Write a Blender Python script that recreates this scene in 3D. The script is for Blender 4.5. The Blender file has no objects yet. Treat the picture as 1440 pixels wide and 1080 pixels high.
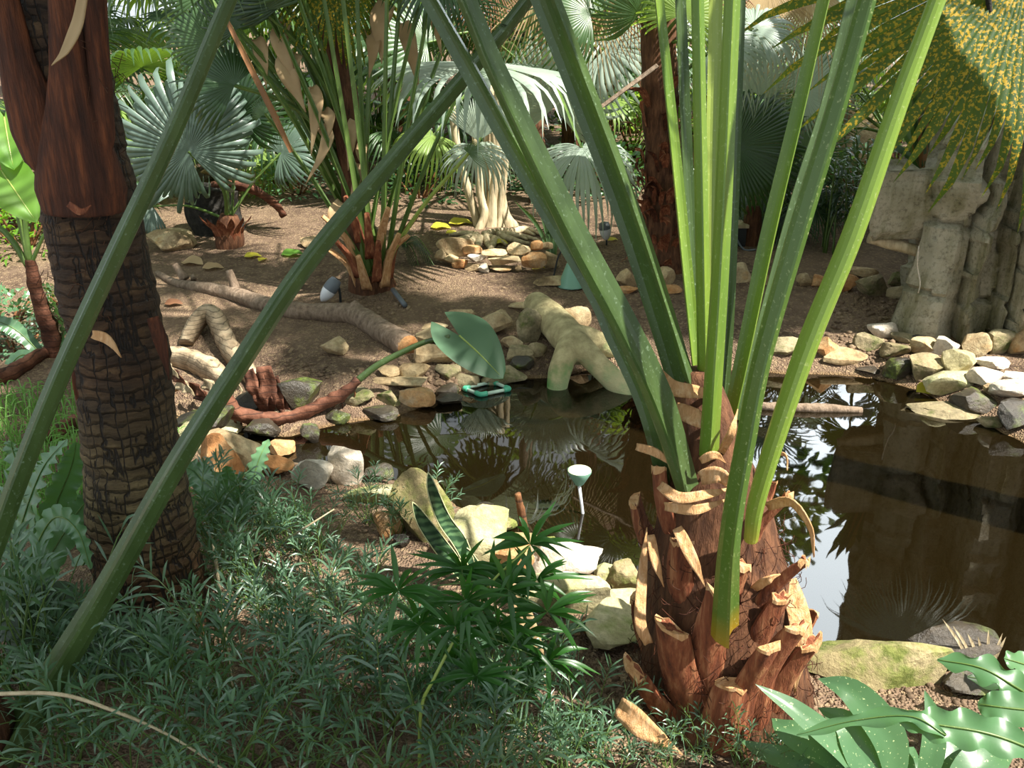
import bpy, math, random
import numpy as np
from mathutils import Vector, Matrix, noise as mn
random.seed(7)
S = bpy.context.scene
COL = S.collection
F, CX, CY, H = 1165.0, 720.0, 540.0, 1.55
PITCH = math.radians(20.7)
cP, sP = math.cos(PITCH), math.sin(PITCH)
# ------------------------------------------------------------ camera
cd = bpy.data.cameras.new('camera'); cam = bpy.data.objects.new('camera', cd); COL.objects.link(cam)
cd.sensor_width = 36; cd.lens = F*36/1440; cd.clip_start = .02; cd.clip_end = 200
cam.location = (0, 0, H); cam.rotation_euler = (math.pi/2-PITCH, 0, 0)
S.camera = cam
def ray(u, v):
    a, b = (u-CX)/F, (CY-v)/F
    return Vector((a, cP+sP*b, -sP+cP*b))
def at(u, v, Y):                       # the point at distance Y into the garden seen at a photo position
    d = ray(u, v); return Vector((0, 0, H)) + d*(Y/d.y)
def depth(u, v, Y):
    return Y/ray(u, v).y
def onz(u, v, z):
    d = ray(u, v); return Vector((0, 0, H)) + d*((z-H)/d.z)
def sstep(a, b, x):
    t = np.clip((np.asarray(x, float)-a)/(b-a), 0, 1); return t*t*(3-2*t)
# ------------------------------------------------------------ pond outline and ground height
POND_PX = [(238,588),(300,592),(400,616),(480,596),(560,586),(640,553),(690,535),(738,533),(785,532),(830,520),(880,526),(935,522),(1010,520),(1100,526),
           (1180,528),(1230,533),(1290,549),(1345,577),(1395,602),(1440,624),(1560,690),(1700,860),(1560,985),(1440,955),(1340,945),(1240,915),(1130,900),(1000,880),
           (900,858),(850,812),(760,782),(690,750),(640,706),(560,676),(470,664),(400,645),(330,622),(250,612)]
POND = [tuple(onz(u, v, 0)[:2]) for u, v in POND_PX]
def pond_sd(x, y):                     # signed distance to the pond's edge, positive on land
    x = np.asarray(x, float); y = np.asarray(y, float)
    d = np.full(x.shape, 1e9); ins = np.zeros(x.shape, bool)
    n = len(POND)
    for i in range(n):
        ax, ay = POND[i]; bx, by = POND[(i+1) % n]
        ex, ey = bx-ax, by-ay
        t = np.clip(((x-ax)*ex+(y-ay)*ey)/(ex*ex+ey*ey), 0, 1)
        d = np.minimum(d, np.hypot(x-ax-t*ex, y-ay-t*ey))
        c = (ay > y) != (by > y)
        xi = ax + (y-ay)*ex/(ey if abs(ey) > 1e-9 else 1e-9)
        ins ^= c & (x < xi)
    return np.where(ins, -d, d)
def ground_np(x, y):
    x = np.asarray(x, float); y = np.asarray(y, float)
    d = pond_sd(x, y)
    land = .10*sstep(-.02, .22, d) + .03*sstep(.2, 1.0, d)
    far = np.maximum(0, y-4.3)*.085
    far = far + np.maximum(0, y-9)*.05
    bumps = .018*np.sin(x*3.1+1.7*y)*np.sin(y*2.3-.8*x+1) + .008*np.sin(x*9.7)*np.sin(y*8.3+x*3)
    water = -.32*sstep(.02, -.55, d) - .02
    return np.where(d > 0, land + far*sstep(0, .5, d) + bumps*sstep(.05, .5, d), water + .02*sstep(-.02, 0, d))
def ground(x, y): return float(ground_np(np.array([x]), np.array([y]))[0])
def gp(u, v):                          # where the line of sight through a photo position meets the ground
    d = ray(u, v)
    ts = np.linspace(.5, 16, 3200)
    xs, ys, zs = d.x*ts, d.y*ts, H + d.z*ts
    g = ground_np(xs, ys); g = np.where(pond_sd(xs, ys) < 0, 0, g)
    k = np.nonzero(zs <= g)[0]
    t = ts[k[0]] if len(k) else ts[-1]
    return Vector((d.x*t, d.y*t, H+d.z*t))
# ------------------------------------------------------------ objects
def tag(o, label=None, cat=None, group=None, kind=None):
    if label: o['label'] = label
    if cat: o['category'] = cat
    if group: o['group'] = group
    if kind: o['kind'] = kind
    return o
def thing(name, label, cat, loc=(0, 0, 0), group=None, rz=0.):
    o = bpy.data.objects.new(name, None); COL.objects.link(o)
    o.location = loc; o.rotation_euler = (0, 0, rz); o.empty_display_size = .05
    return tag(o, label, cat, group)
class MB:
    def __init__(s): s.v = []; s.f = []
    def add(s, vs, fs):
        b = len(s.v); s.v.extend([tuple(p) for p in vs]); s.f.extend([tuple(i+b for i in q) for q in fs]); return s
    def build(s, name, mat, parent=None, origin=None, smooth=True):
        me = bpy.data.meshes.new(name)
        off = Vector(origin) if origin is not None else (world_loc(parent) if parent else Vector((0, 0, 0)))
        me.from_pydata([(x-off.x, y-off.y, z-off.z) for x, y, z in s.v], [], s.f)
        me.materials.append(mat); me.update()
        if smooth: me.polygons.foreach_set('use_smooth', [True]*len(me.polygons))
        o = bpy.data.objects.new(name, me); COL.objects.link(o)
        if parent: o.parent = parent
        elif origin is not None: o.location = off
        return o
def world_loc(o):
    v = Vector((0, 0, 0))
    while o: v += Vector(o.location); o = o.parent
    return v
def copy_tree(o, parent=None):
    c = o.copy(); COL.objects.link(c)
    if parent: c.parent = parent
    for ch in list(o.children): copy_tree(ch, c)
    return c
# ------------------------------------------------------------ geometry helpers
def smooth_path(pts, n):
    P = [np.array(p, float) for p in pts]
    if len(P) == 2: return [P[0]+(P[1]-P[0])*i/(n-1) for i in range(n)]
    Q = [2*P[0]-P[1]] + P + [2*P[-1]-P[-2]]
    out = []
    m = len(P)-1
    for i in range(n):
        s = i/(n-1)*m; k = min(int(s), m-1); t = s-k
        a, b, c, d = Q[k], Q[k+1], Q[k+2], Q[k+3]
        out.append(.5*((2*b)+(c-a)*t+(2*a-5*b+4*c-d)*t*t+(3*b-a-3*c+d)*t**3))
    return out
def frames(P, up=(0, -1, .2)):
    T = []
    for i in range(len(P)):
        a = P[max(i-1, 0)]; b = P[min(i+1, len(P)-1)]
        t = b-a; T.append(t/(np.linalg.norm(t)+1e-12))
    n = np.array(up, float); n = n-T[0]*n.dot(T[0]); n /= np.linalg.norm(n)+1e-12
    fr = []
    for t in T:
        n = n-t*n.dot(t); n /= np.linalg.norm(n)+1e-12
        fr.append((t, n, np.cross(t, n)))
    return fr
CIRC = lambda k: [(math.cos(2*math.pi*i/k), math.sin(2*math.pi*i/k)) for i in range(k)]
def tube(mb, pts, rad, k=8, n=None, prof=None, up=(0, -1, .2), caps=True, wob=0., seed=0, jit=None):
    n = n or max(2, len(pts)*4)
    P = smooth_path(pts, n) if len(pts) != n else [np.array(p, float) for p in pts]
    R = np.interp(np.linspace(0, 1, n), np.linspace(0, 1, len(rad)), rad) if hasattr(rad, '__len__') else np.full(n, rad)
    pr = prof or CIRC(k); k = len(pr)
    fr = frames(P, up); vs = []
    for i in range(n):
        t, nn, b = fr[i]
        for j, (c, s) in enumerate(pr):
            w = 1.
            if wob:
                q = P[i]+(nn*c+b*s)*R[i]
                w = 1+wob*mn.noise(Vector((q[0]*wobf(R), q[1]*wobf(R), q[2]*wobf(R)+seed*7.1)))
            if jit: w *= jit(i, j)
            vs.append(P[i]+(nn*c+b*s)*R[i]*w)
    fs = [(i*k+j, i*k+(j+1) % k, (i+1)*k+(j+1) % k, (i+1)*k+j) for i in range(n-1) for j in range(k)]
    if caps:
        vs += [P[0], P[-1]]
        a, z = len(vs)-2, len(vs)-1
        fs += [(a, (j+1) % k, j) for j in range(k)] + [(z, (n-1)*k+j, (n-1)*k+(j+1) % k) for j in range(k)]
    mb.add(vs, fs); return mb
def wobf(R): return .8/max(float(np.mean(R)), 1e-3)
# petiole section: a rounded keel below and a shallow channel above (towards +n)
PETI = [(-1.0, 0), (-.85, .55), (-.35, .92), (.25, 1.0), (.55, .98), (.42, .5), (.36, 0), (.42, -.5), (.55, -.98), (.25, -1.0), (-.35, -.92), (-.85, -.55)]
def blade(mb, path, width, up, n=10, fold=.15, prof=None, wave=0, wfreq=6, lobes=None, cup=0., seed=0, cols=2):
    """A leaf along a path: half width from prof(t)*width, folded at the midrib; cols faces per half."""
    P = smooth_path(path, n); fr = frames(P, up); vs = []
    prof = prof or (lambda t: math.sin(math.pi*min(1, t*1.0+.02))**.8)
    m = 2*cols+1
    for i in range(n):
        t = i/(n-1); T, N, B = fr[i]; w = max(prof(t)*width, 1e-5)
        for j in range(-cols, cols+1):
            s = j/cols
            ww = w*(1 if not lobes else lobes(t, s))
            z = fold*abs(s)*ww + cup*s*s*ww + (wave*w*abs(s)**1.5*math.sin(wfreq*math.pi*2*t+(1.3 if s > 0 else 0)+seed))
            vs.append(P[i]+B*s*ww+N*z)
    fs = [(i*m+j, i*m+j+1, (i+1)*m+j+1, (i+1)*m+j) for i in range(n-1) for j in range(m-1)]
    mb.add(vs, fs); return mb
LANCE = lambda t: max(0, (math.sin(math.pi*(t**.75)))**.9)
STRAP = lambda t: min(1, .55+2.5*t)*min(1, (max(0, 1-t)/.35))**.7
def fan(mb, M, R, nseg=40, span=2.6, split=.55, droop=.25, cone=.25, pleat=.25, tipdroop=.5, seed=0, ragged=.12, rows=9, base=.0, twist=0.):
    """Palm fan blade in the frame M: +Y points away from the stalk, +Z is the upper face."""
    rnd = random.Random(seed); da = 2*span/nseg
    for i in range(nseg):
        a = -span+da*(i+.5); L = R*(1-.30*(abs(a)/math.pi)**2)*(1-ragged*rnd.random())
        sp = split*(1+.12*(rnd.random()-.5)); dj = droop*(1+.5*(rnd.random()-.5)); tj = tipdroop*(.5+rnd.random())
        aj = (rnd.random()-.5)*da*.6
        ca, sa = math.sin(a), math.cos(a); vs = []
        for k in range(rows):
            t = base+(1-base)*k/(rows-1); r = L*t
            if t <= sp: hw = r*math.tan(da/2)*1.02
            else: hw = sp*L*math.tan(da/2)*max(0.02, 1-((t-sp)/(1-sp))**1.4)
            q = max(0, t-sp)/(1-sp)
            z = -dj*L*t*t - tj*L*q*q*.5 + cone*abs(math.sin(a*.5))*r*.6
            rr = r*(1-.10*t*t*dj - .25*tj*q*q)
            x = ca*rr + aj*r*q; y = sa*rr
            px, py = sa, -ca
            zp = pleat*hw*(1 if 1 else 0)
            vs += [(x-px*hw, y-py*hw, z-zp), (x, y, z+zp), (x+px*hw, y+py*hw, z-zp)]
        fs = [(k*3+j, k*3+j+1, k*3+j+4, k*3+j+3) for k in range(rows-1) for j in range(2)]
        mb.add([M @ Vector(p) for p in vs], fs)
    return mb
def frame_m(o, y, z):                  # matrix with origin o, +Y along y and +Z near z
    y = Vector(y).normalized(); z = Vector(z); z = (z-y*z.dot(y)).normalized(); x = y.cross(z)
    M = Matrix(((x.x, y.x, z.x, o[0]), (x.y, y.y, z.y, o[1]), (x.z, y.z, z.z, o[2]), (0, 0, 0, 1))); return M
# ------------------------------------------------------------ materials
def rgb(h):
    h = h.lstrip('#'); c = [int(h[i:i+2], 16)/255 for i in (0, 2, 4)]
    return tuple([x/12.92 if x <= .04045 else ((x+.055)/1.055)**2.4 for x in c]+[1.])
class NT:
    def __init__(s, name):
        s.m = bpy.data.materials.new(name); s.m.use_nodes = True; s.t = s.m.node_tree; s.t.nodes.clear()
        s.out = s.n('ShaderNodeOutputMaterial')
    def n(s, typ, **kw):
        nd = s.t.nodes.new(typ)
        for k, v in kw.items():
            if k.startswith('i_'): nd.inputs[k[2:].replace('_', ' ')].default_value = v
            else: setattr(nd, k, v)
        return nd
    def l(s, a, b): s.t.links.new(a, b); return s
    def coord(s, which='Object'): return s.n('ShaderNodeTexCoord').outputs[which]
    def mapping(s, co, scale=(1, 1, 1), loc=(0, 0, 0)):
        m = s.n('ShaderNodeMapping'); m.inputs['Scale'].default_value = scale; m.inputs['Location'].default_value = loc; s.l(co, m.inputs['Vector']); return m.outputs[0]
    def noise(s, co, scale, detail=4, rough=.55, dist=0):
        n = s.n('ShaderNodeTexNoise'); n.inputs['Scale'].default_value = scale; n.inputs['Detail'].default_value = detail
        n.inputs['Roughness'].default_value = rough; n.inputs['Distortion'].default_value = dist; s.l(co, n.inputs['Vector']); return n.outputs['Fac']
    def ramp(s, fac, stops, interp='LINEAR'):
        r = s.n('ShaderNodeValToRGB'); e = r.color_ramp; e.interpolation = interp
        while len(e.elements) < len(stops): e.elements.new(.5)
        for el, (p, c) in zip(e.elements, stops):
            el.position = p; el.color = rgb(c) if isinstance(c, str) else c
        s.l(fac, r.inputs['Fac']); return r.outputs['Color']
    def mix(s, fac, a, b, typ='MIX'):
        m = s.n('ShaderNodeMix', data_type='RGBA', blend_type=typ)
        for sock, val in ((0, fac), (6, a), (7, b)):
            if hasattr(val, 'is_linked') or hasattr(val, 'links'): s.l(val, m.inputs[sock])
            else: m.inputs[sock].default_value = rgb(val) if isinstance(val, str) else val
        return m.outputs[2]
    def math(s, op, a, b=0.):
        m = s.n('ShaderNodeMath', operation=op)
        for i, val in enumerate((a, b)):
            if hasattr(val, 'links'): s.l(val, m.inputs[i])
            else: m.inputs[i].default_value = val
        return m.outputs[0]
    def rand(s): return s.n('ShaderNodeObjectInfo').outputs['Random']
    def bump(s, h, strength=.5, dist=.01):
        b = s.n('ShaderNodeBump'); b.inputs['Strength'].default_value = strength; b.inputs['Distance'].default_value = dist; s.l(h, b.inputs['Height']); return b.outputs[0]
    def finish(s, col, rough=.7, bump=None, trans=0., tcol=None, spec=.5, coat=0.):
        p = s.n('ShaderNodeBsdfPrincipled'); p.inputs['Roughness'].default_value = rough if not hasattr(rough, 'links') else .5
        if hasattr(rough, 'links'): s.l(rough, p.inputs['Roughness'])
        p.inputs['Specular IOR Level'].default_value = spec; p.inputs['Coat Weight'].default_value = coat
        if hasattr(col, 'links'): s.l(col, p.inputs['Base Color'])
        else: p.inputs['Base Color'].default_value = rgb(col) if isinstance(col, str) else col
        if bump is not None: s.l(bump, p.inputs['Normal'])
        sh = p.outputs[0]
        if trans > 0:
            t = s.n('ShaderNodeBsdfTranslucent'); mx = s.n('ShaderNodeMixShader'); mx.inputs[0].default_value = trans
            tc = tcol if tcol is not None else col
            if hasattr(tc, 'links'): s.l(tc, t.inputs['Color'])
            else: t.inputs['Color'].default_value = rgb(tc) if isinstance(tc, str) else tc
            s.l(sh, mx.inputs[1]); s.l(t.outputs[0], mx.inputs[2]); sh = mx.outputs[0]
        s.l(sh, s.out.inputs[0]); return s.m
def leaf_mat(name, a, b, rough=.42, trans=.3, tcol=None, scale=6, spot=None, spec=.5, stripe=None):
    t = NT(name); co = t.coord()
    col = t.ramp(t.noise(co, scale, 3), [(.3, a), (.7, b)])
    col = t.mix(t.math('MULTIPLY', t.rand(), .35), col, b)
    if spot:
        c, sc, th = spot
        v = t.noise(co, sc, 2, .6)
        k = t.ramp(v, [(th, (0, 0, 0, 1)), (th+.03, (1, 1, 1, 1))])
        col = t.mix(k, col, c)
    return t.finish(col, rough, t.bump(t.noise(co, scale*8, 2), .15, .003), trans, tcol or b, spec)
def rock_mat(name, cols, moss=None, rough=.85, mossamt=.5, mosscol='#6d7d2c', wet=False):
    t = NT(name); co = t.coord(); rv = t.n('ShaderNodeObjectInfo')
    sh = t.n('ShaderNodeVectorMath', operation='ADD'); t.l(co, sh.inputs[0])
    cm = t.n('ShaderNodeCombineXYZ'); r9 = t.math('MULTIPLY', rv.outputs['Random'], 37.)
    t.l(r9, cm.inputs[0]); t.l(r9, cm.inputs[1]); t.l(cm.outputs[0], sh.inputs[1]); c2 = sh.outputs[0]
    n = len(cols)
    col = t.ramp(t.noise(c2, 7, 6, .62), [(.28+.46*i/(n-1), c) for i, c in enumerate(cols)])
    fine = t.noise(c2, 60, 5, .7)
    col = t.mix(.45, col, t.ramp(fine, [(.3, '#6a6660'), (.65, '#ffffff')]), 'MULTIPLY')
    col = t.mix(.30, col, t.ramp(rv.outputs['Random'], [(0, '#e8d6b8'), (.5, '#c9c4bb'), (1, '#d9b58a')]), 'MULTIPLY')
    if moss:
        k = t.math('ADD', t.noise(c2, 9, 5, .65), mossamt-.5)
        k = t.ramp(k, [(.46, (0, 0, 0, 1)), (.62, (1, 1, 1, 1))])
        col = t.mix(k, col, t.ramp(t.noise(c2, 45, 3), [(.3, moss), (.7, mosscol)]))
    h = t.math('ADD', t.math('MULTIPLY', t.noise(c2, 22, 8, .7), .7), t.math('MULTIPLY', fine, .3))
    return t.finish(col, rough, t.bump(h, .8, .02), spec=.6 if wet else .25)
M = {}
M['leaf_shrub'] = leaf_mat('shrub_leaf', '#42624a', '#68886a', .33, .25, '#648c3c', 5, spec=.9)
M['leaf_shrub_dark'] = leaf_mat('sprig_leaf', '#22481a', '#2f5e20', .35, .3, '#4f8a1c', 5)
M['leaf_grass'] = leaf_mat('grass_leaf', '#5a8a3a', '#7aa850', .45, .3)
M['leaf_fern'] = leaf_mat('crinkled_leaf', '#446a48', '#6a9468', .28, .25, '#6a9a3a', 4, spec=.9)
M['leaf_big'] = leaf_mat('broad_leaf', '#3c6440', '#587f54', .33, .3, '#7aa83a', 4)
M['leaf_ear'] = leaf_mat('ear_leaf', '#45644a', '#507054', .55, .25, '#7aa050', 3)
M['leaf_lime'] = leaf_mat('lime_leaf', '#4c7c2a', '#6c963c', .4, .45, '#9ad02a', 4)
M['leaf_spot'] = leaf_mat('speckled_leaf', '#3f6440', '#547852', .35, .3, '#7aa83a', 5, spot=('#b9c890', 160, .66))
M['leaf_silver'] = leaf_mat('silver_fan', '#869a8a', '#b2c2b2', .34, .35, '#a8b890', 3, spec=.8)
M['leaf_fan'] = leaf_mat('green_fan', '#334f30', '#4d6a42', .38, .35, '#70902a', 3, spec=.7)
M['leaf_fan_dark'] = leaf_mat('dark_fan', '#22381f', '#33502e', .36, .3, '#4a7022', 3, spec=.7)
M['leaf_fan_lime'] = leaf_mat('lime_fan', '#6c8a44', '#8ca456', .45, .45, '#a8c840', 3)
M['leaf_yellowspot'] = leaf_mat('blotched_fan', '#293e1e', '#3a5626', .6, .35, '#8aa020', 4, spot=('#b0902a', 75, .54), spec=.25)
M['leaf_greysilver'] = leaf_mat('grey_silver_fan', '#4c6254', '#71867a', .36, .25, '#7a9058', 3, spec=.8)
M['leaf_dead'] = leaf_mat('dead_leaf', '#a88a62', '#cdb48a', .7, .35, '#c8a870', 6)
M['leaf_brown'] = leaf_mat('brown_leaf', '#6b4630', '#94694a', .6, .2, '#a07040', 6)
M['leaf_yellow'] = leaf_mat('yellow_leaf', '#b8b030', '#d8cc48', .5, .3, '#e0d040', 6)
def petiole_mat(name, a, b, c, rough=.3):
    t = NT(name); co = t.coord()
    col = t.ramp(t.noise(t.mapping(co, (14, 14, 1.5)), 1.6, 4), [(.3, a), (.7, b)])
    col = t.mix(t.ramp(t.noise(co, 130, 3, .7), [(.60, (0, 0, 0, 1)), (.68, (.5, .5, .5, 1))]), col, c)
    return t.finish(col, rough, t.bump(t.noise(t.mapping(co, (40, 40, 3)), 3, 3), .12, .003), .18, '#a8c830', .6)
M['petiole'] = petiole_mat('leafstalk_green', '#56742a', '#748c34', '#a8b878')
M['petiole_blue'] = petiole_mat('leafstalk_bluegreen', '#384a28', '#4b6036', '#8aa080')
M['petiole_pale'] = petiole_mat('leafstalk_pale', '#8ca048', '#a8b85c', '#c8d090')
M['petiole_base'] = petiole_mat('leafstalk_yellow', '#c88a18', '#e0b428', '#e8d080')
M['petiole_thin'] = petiole_mat('thin_stalk', '#48642e', '#647c3a', '#98a870', .4)
M['petiole_brown'] = petiole_mat('dead_stalk', '#7a4e2e', '#9a6a40', '#b89070', .5)
M['grit'] = rock_mat('soil_grit', ['#55463a', '#86725e', '#b09c80'])
M['rock_tan'] = rock_mat('sandstone', ['#6f5f47', '#b39c78', '#d2c09a', '#c9a067'])
M['rock_white'] = rock_mat('pale_stone', ['#b8ac98', '#e2d8c6', '#efe8dc', '#dcc8ac'])
M['rock_moss'] = rock_mat('mossy_stone', ['#6a6450', '#a89c7c', '#c8bc98'], moss='#38421c', mossamt=.46, mosscol='#666e38')
M['rock_lime'] = rock_mat('algae_stone', ['#a8a078', '#d0caa0', '#dcd8b8'], moss='#7c8648', mossamt=.45, mosscol='#a4a870')
M['rock_wet'] = rock_mat('wet_stone', ['#26241f', '#443e34', '#665c4c'], moss='#333f1c', mossamt=.45, rough=.35, wet=True)
M['rock_orange'] = rock_mat('rusty_stone', ['#8a6240', '#c08a58', '#d8b080', '#d8c8b0'])
M['rock_algae'] = rock_mat('yellow_green_stone', ['#857a58', '#aa9c74', '#bcae88'], moss='#55602a', mossamt=.52, mosscol='#868a4c')
# ============================================================ light
SUN = Vector((.55, -.30, .85)).normalized()
sd = bpy.data.lights.new('sun', 'SUN'); so = bpy.data.objects.new('sun', sd); COL.objects.link(so)
sd.energy = 14; sd.angle = math.radians(.9); sd.color = (1, .95, .86)
so.rotation_euler = SUN.to_track_quat('Z', 'Y').to_euler()
w = bpy.data.worlds.new('sky'); S.world = w; w.use_nodes = True
bg = w.node_tree.nodes['Background']; bg.inputs[0].default_value = (.86, .95, 1, 1)
wt = w.node_tree; tc = wt.nodes.new('ShaderNodeTexCoord'); dp = wt.nodes.new('ShaderNodeVectorMath'); dp.operation = 'DOT_PRODUCT'
dp.inputs[1].default_value = Vector((.40, .80, .52)).normalized(); wt.links.new(tc.outputs['Generated'], dp.inputs[0])     # bright sky spot added so the pond reflects a white patch
mr = wt.nodes.new('ShaderNodeMapRange'); mr.interpolation_type = 'SMOOTHSTEP'; mr.inputs[1].default_value = .965; mr.inputs[2].default_value = .99
mr.inputs[3].default_value = 1.1; mr.inputs[4].default_value = 8.; wt.links.new(dp.outputs['Value'], mr.inputs[0]); wt.links.new(mr.outputs[0], bg.inputs[1])
S.view_settings.view_transform = 'Standard'; S.view_settings.look = 'None'; S.view_settings.gamma = 1; S.view_settings.exposure = 0
# ============================================================ ground and water
def soil():
    t = NT('soil'); co = t.coord()
    n1 = t.noise(co, 1.3, 5); n2 = t.noise(co, 9, 6, .65)
    col = t.ramp(n2, [(.3, '#4c3d32'), (.5, '#6c594a'), (.72, '#88735f')])
    col = t.mix(t.ramp(n1, [(.4, (0, 0, 0, 1)), (.65, (.7, .7, .7, 1))]), col, '#8a745e')
    v = t.n('ShaderNodeTexVoronoi'); v.inputs['Scale'].default_value = 70; t.l(co, v.inputs['Vector'])
    chips = t.ramp(v.outputs['Color'], [(.70, (0, 0, 0, 1)), (.74, (1, 1, 1, 1))])
    col = t.mix(t.math('MULTIPLY', chips, .6), col, '#a08a6c')
    v2 = t.n('ShaderNodeTexVoronoi'); v2.inputs['Scale'].default_value = 130; t.l(co, v2.inputs['Vector'])
    h = t.math('ADD', t.math('MULTIPLY', n2, .6), t.math('MULTIPLY', v2.outputs['Distance'], .7))
    h = t.math('ADD', h, t.math('MULTIPLY', v.outputs['Distance'], .5))
    # pond mud below the waterline
    sx = t.n('ShaderNodeSeparateXYZ'); t.l(co, sx.inputs[0])
    k = t.ramp(t.math('ADD', t.math('MULTIPLY', sx.outputs[2], 10.), .35), [(.2, (1, 1, 1, 1)), (.5, (0, 0, 0, 1))])
    mud = t.ramp(t.noise(co, 2.2, 5), [(.35, '#5a4628'), (.65, '#8a6c3c')])
    col = t.mix(k, col, mud)
    return t.finish(col, .95, t.bump(h, .9, .02), spec=.15)
M['soil'] = soil()
xs = np.concatenate([np.linspace(-14, -3.2, 40)[:-1], np.linspace(-3.2, 3.4, 190), np.linspace(3.4, 14, 40)[1:]])
ys = np.concatenate([np.linspace(.3, 6.6, 200), np.linspace(6.6, 24, 60)[1:]])
gx, gy = np.meshgrid(xs, ys); gz = ground_np(gx, gy)
nx, ny = len(xs), len(ys)
mb = MB(); mb.v = list(zip(gx.ravel().tolist(), gy.ravel().tolist(), gz.ravel().tolist()))
mb.f = [(j*nx+i, j*nx+i+1, (j+1)*nx+i+1, (j+1)*nx+i) for j in range(ny-1) for i in range(nx-1)]
tag(mb.build('ground', M['soil']), kind='structure')
def water():
    t = NT('pond_water'); co = t.coord()
    tr = t.n('ShaderNodeBsdfTransparent'); tr.inputs[0].default_value = (.17, .125, .055, 1)
    df = t.n('ShaderNodeBsdfDiffuse'); df.inputs[0].default_value = rgb('#2a210f')
    mx0 = t.n('ShaderNodeMixShader'); mx0.inputs[0].default_value = .30; t.l(tr.outputs[0], mx0.inputs[1]); t.l(df.outputs[0], mx0.inputs[2])
    gl = t.n('ShaderNodeBsdfGlossy'); gl.inputs['Roughness'].default_value = .02
    bp = t.bump(t.noise(t.mapping(co, (1, 1, 1)), 3.5, 2), .02, .04); t.l(bp, gl.inputs['Normal'])
    fr = t.n('ShaderNodeFresnel'); fr.inputs[0].default_value = 1.75; t.l(bp, fr.inputs['Normal'])
    mx = t.n('ShaderNodeMixShader'); t.l(fr.outputs[0], mx.inputs[0]); t.l(mx0.outputs[0], mx.inputs[1]); t.l(gl.outputs[0], mx.inputs[2])
    t.l(mx.outputs[0], t.out.inputs[0]); return t.m
M['water'] = water()
mb = MB(); pts = [Vector((x, y, 0)) for x, y in POND]
c = sum((p for p in pts), Vector())/len(pts)
big = []
for i, p in enumerate(pts):            # run the surface a little under the banks
    a = pts[i-1]; b = pts[(i+1) % len(pts)]; e = (b-a).normalized(); nrm = Vector((e.y, -e.x, 0))
    if pond_sd(np.array([p.x+nrm.x*.02]), np.array([p.y+nrm.y*.02]))[0] < 0: nrm = -nrm
    big.append(p+nrm*.10)
mb.add(big, [tuple(reversed(range(len(big))))])
tag(mb.build('pond_water', M['water'], smooth=False), kind='structure')
# ============================================================ rocks
import bmesh
_ico = {}
def ico(n):
    if n not in _ico:
        bm = bmesh.new(); bmesh.ops.create_icosphere(bm, subdivisions=n, radius=1)
        bm.verts.ensure_lookup_table()
        _ico[n] = (np.array([v.co[:] for v in bm.verts]), [tuple(v.index for v in f.verts) for f in bm.faces]); bm.free()
    return _ico[n]
def rock_mesh(size, seed, sharp=9, box=.0, sub=4, rough=.06):
    V, Fc = ico(sub); V = V.copy(); rnd = np.random.RandomState(seed)
    if box: V = np.sign(V)*np.abs(V)**(1-box)
    for _ in range(sharp):
        n = rnd.normal(size=3); n /= np.linalg.norm(n); c = rnd.uniform(.50, .80)
        d = V@n; V -= np.outer(np.maximum(0, d-c)*.97, n)
    out = []
    for p in V:
        q = Vector(p)*1.4+Vector((seed*3.17, seed*1.3, 0))
        k = 1+rough*1.6*mn.noise(q)+rough*.8*mn.noise(q*2.7)+rough*.35*mn.noise(q*7)
        out.append(p*k)
    V = np.array(out); lo, hi = V.min(0), V.max(0)
    V = (V-(lo+hi)/2)/((hi-lo)/2)*np.array(size)/2
    return V, Fc
_rs = [100]
def rock(box, mat, label, dr=.7, Y=None, rot=0., sharp=10, bx=.2, group=None, name='rock', cat='rock', sub=None, rough=.06, tilt=0., sink=.15):
    u0, v0, u1, v1 = box; um = (u0+u1)/2; _rs[0] += 1
    G = gp(um, v1) if Y is None else at(um, v1, Y)
    t = depth(um, v1, G.y); W = (u1-u0)/F*t; E = (v1-v0)/F*t
    th = math.atan2(H-G.z, G.y); D = dr*W
    h = (E-D*math.sin(th)*.55)/math.cos(th)
    if h < .3*E: h = .3*E; D = (E-h*math.cos(th))/(math.sin(th)*.55+1e-6)
    s = sink*h; V, Fc = rock_mesh((W, D, h+s), _rs[0], sharp, bx, sub or (4 if (u1-u0) > 34 else 3), rough)
    R = Matrix.Rotation(rot, 3, 'Z') @ Matrix.Rotation(tilt, 3, 'Y')
    mb = MB(); mb.add([R @ Vector(p) for p in V], Fc)
    c = Vector((G.x, G.y+D*.42, G.z+h/2-s/2))
    mb.v = [(p[0]+c.x, p[1]+c.y, p[2]+c.z) for p in mb.v]
    base = Vector((c.x, c.y, min(p[2] for p in mb.v)))
    o = mb.build(name, M[mat], origin=base); o.data.set_sharp_from_angle(angle=math.radians(24))
    return tag(o, label, cat, group)
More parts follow.
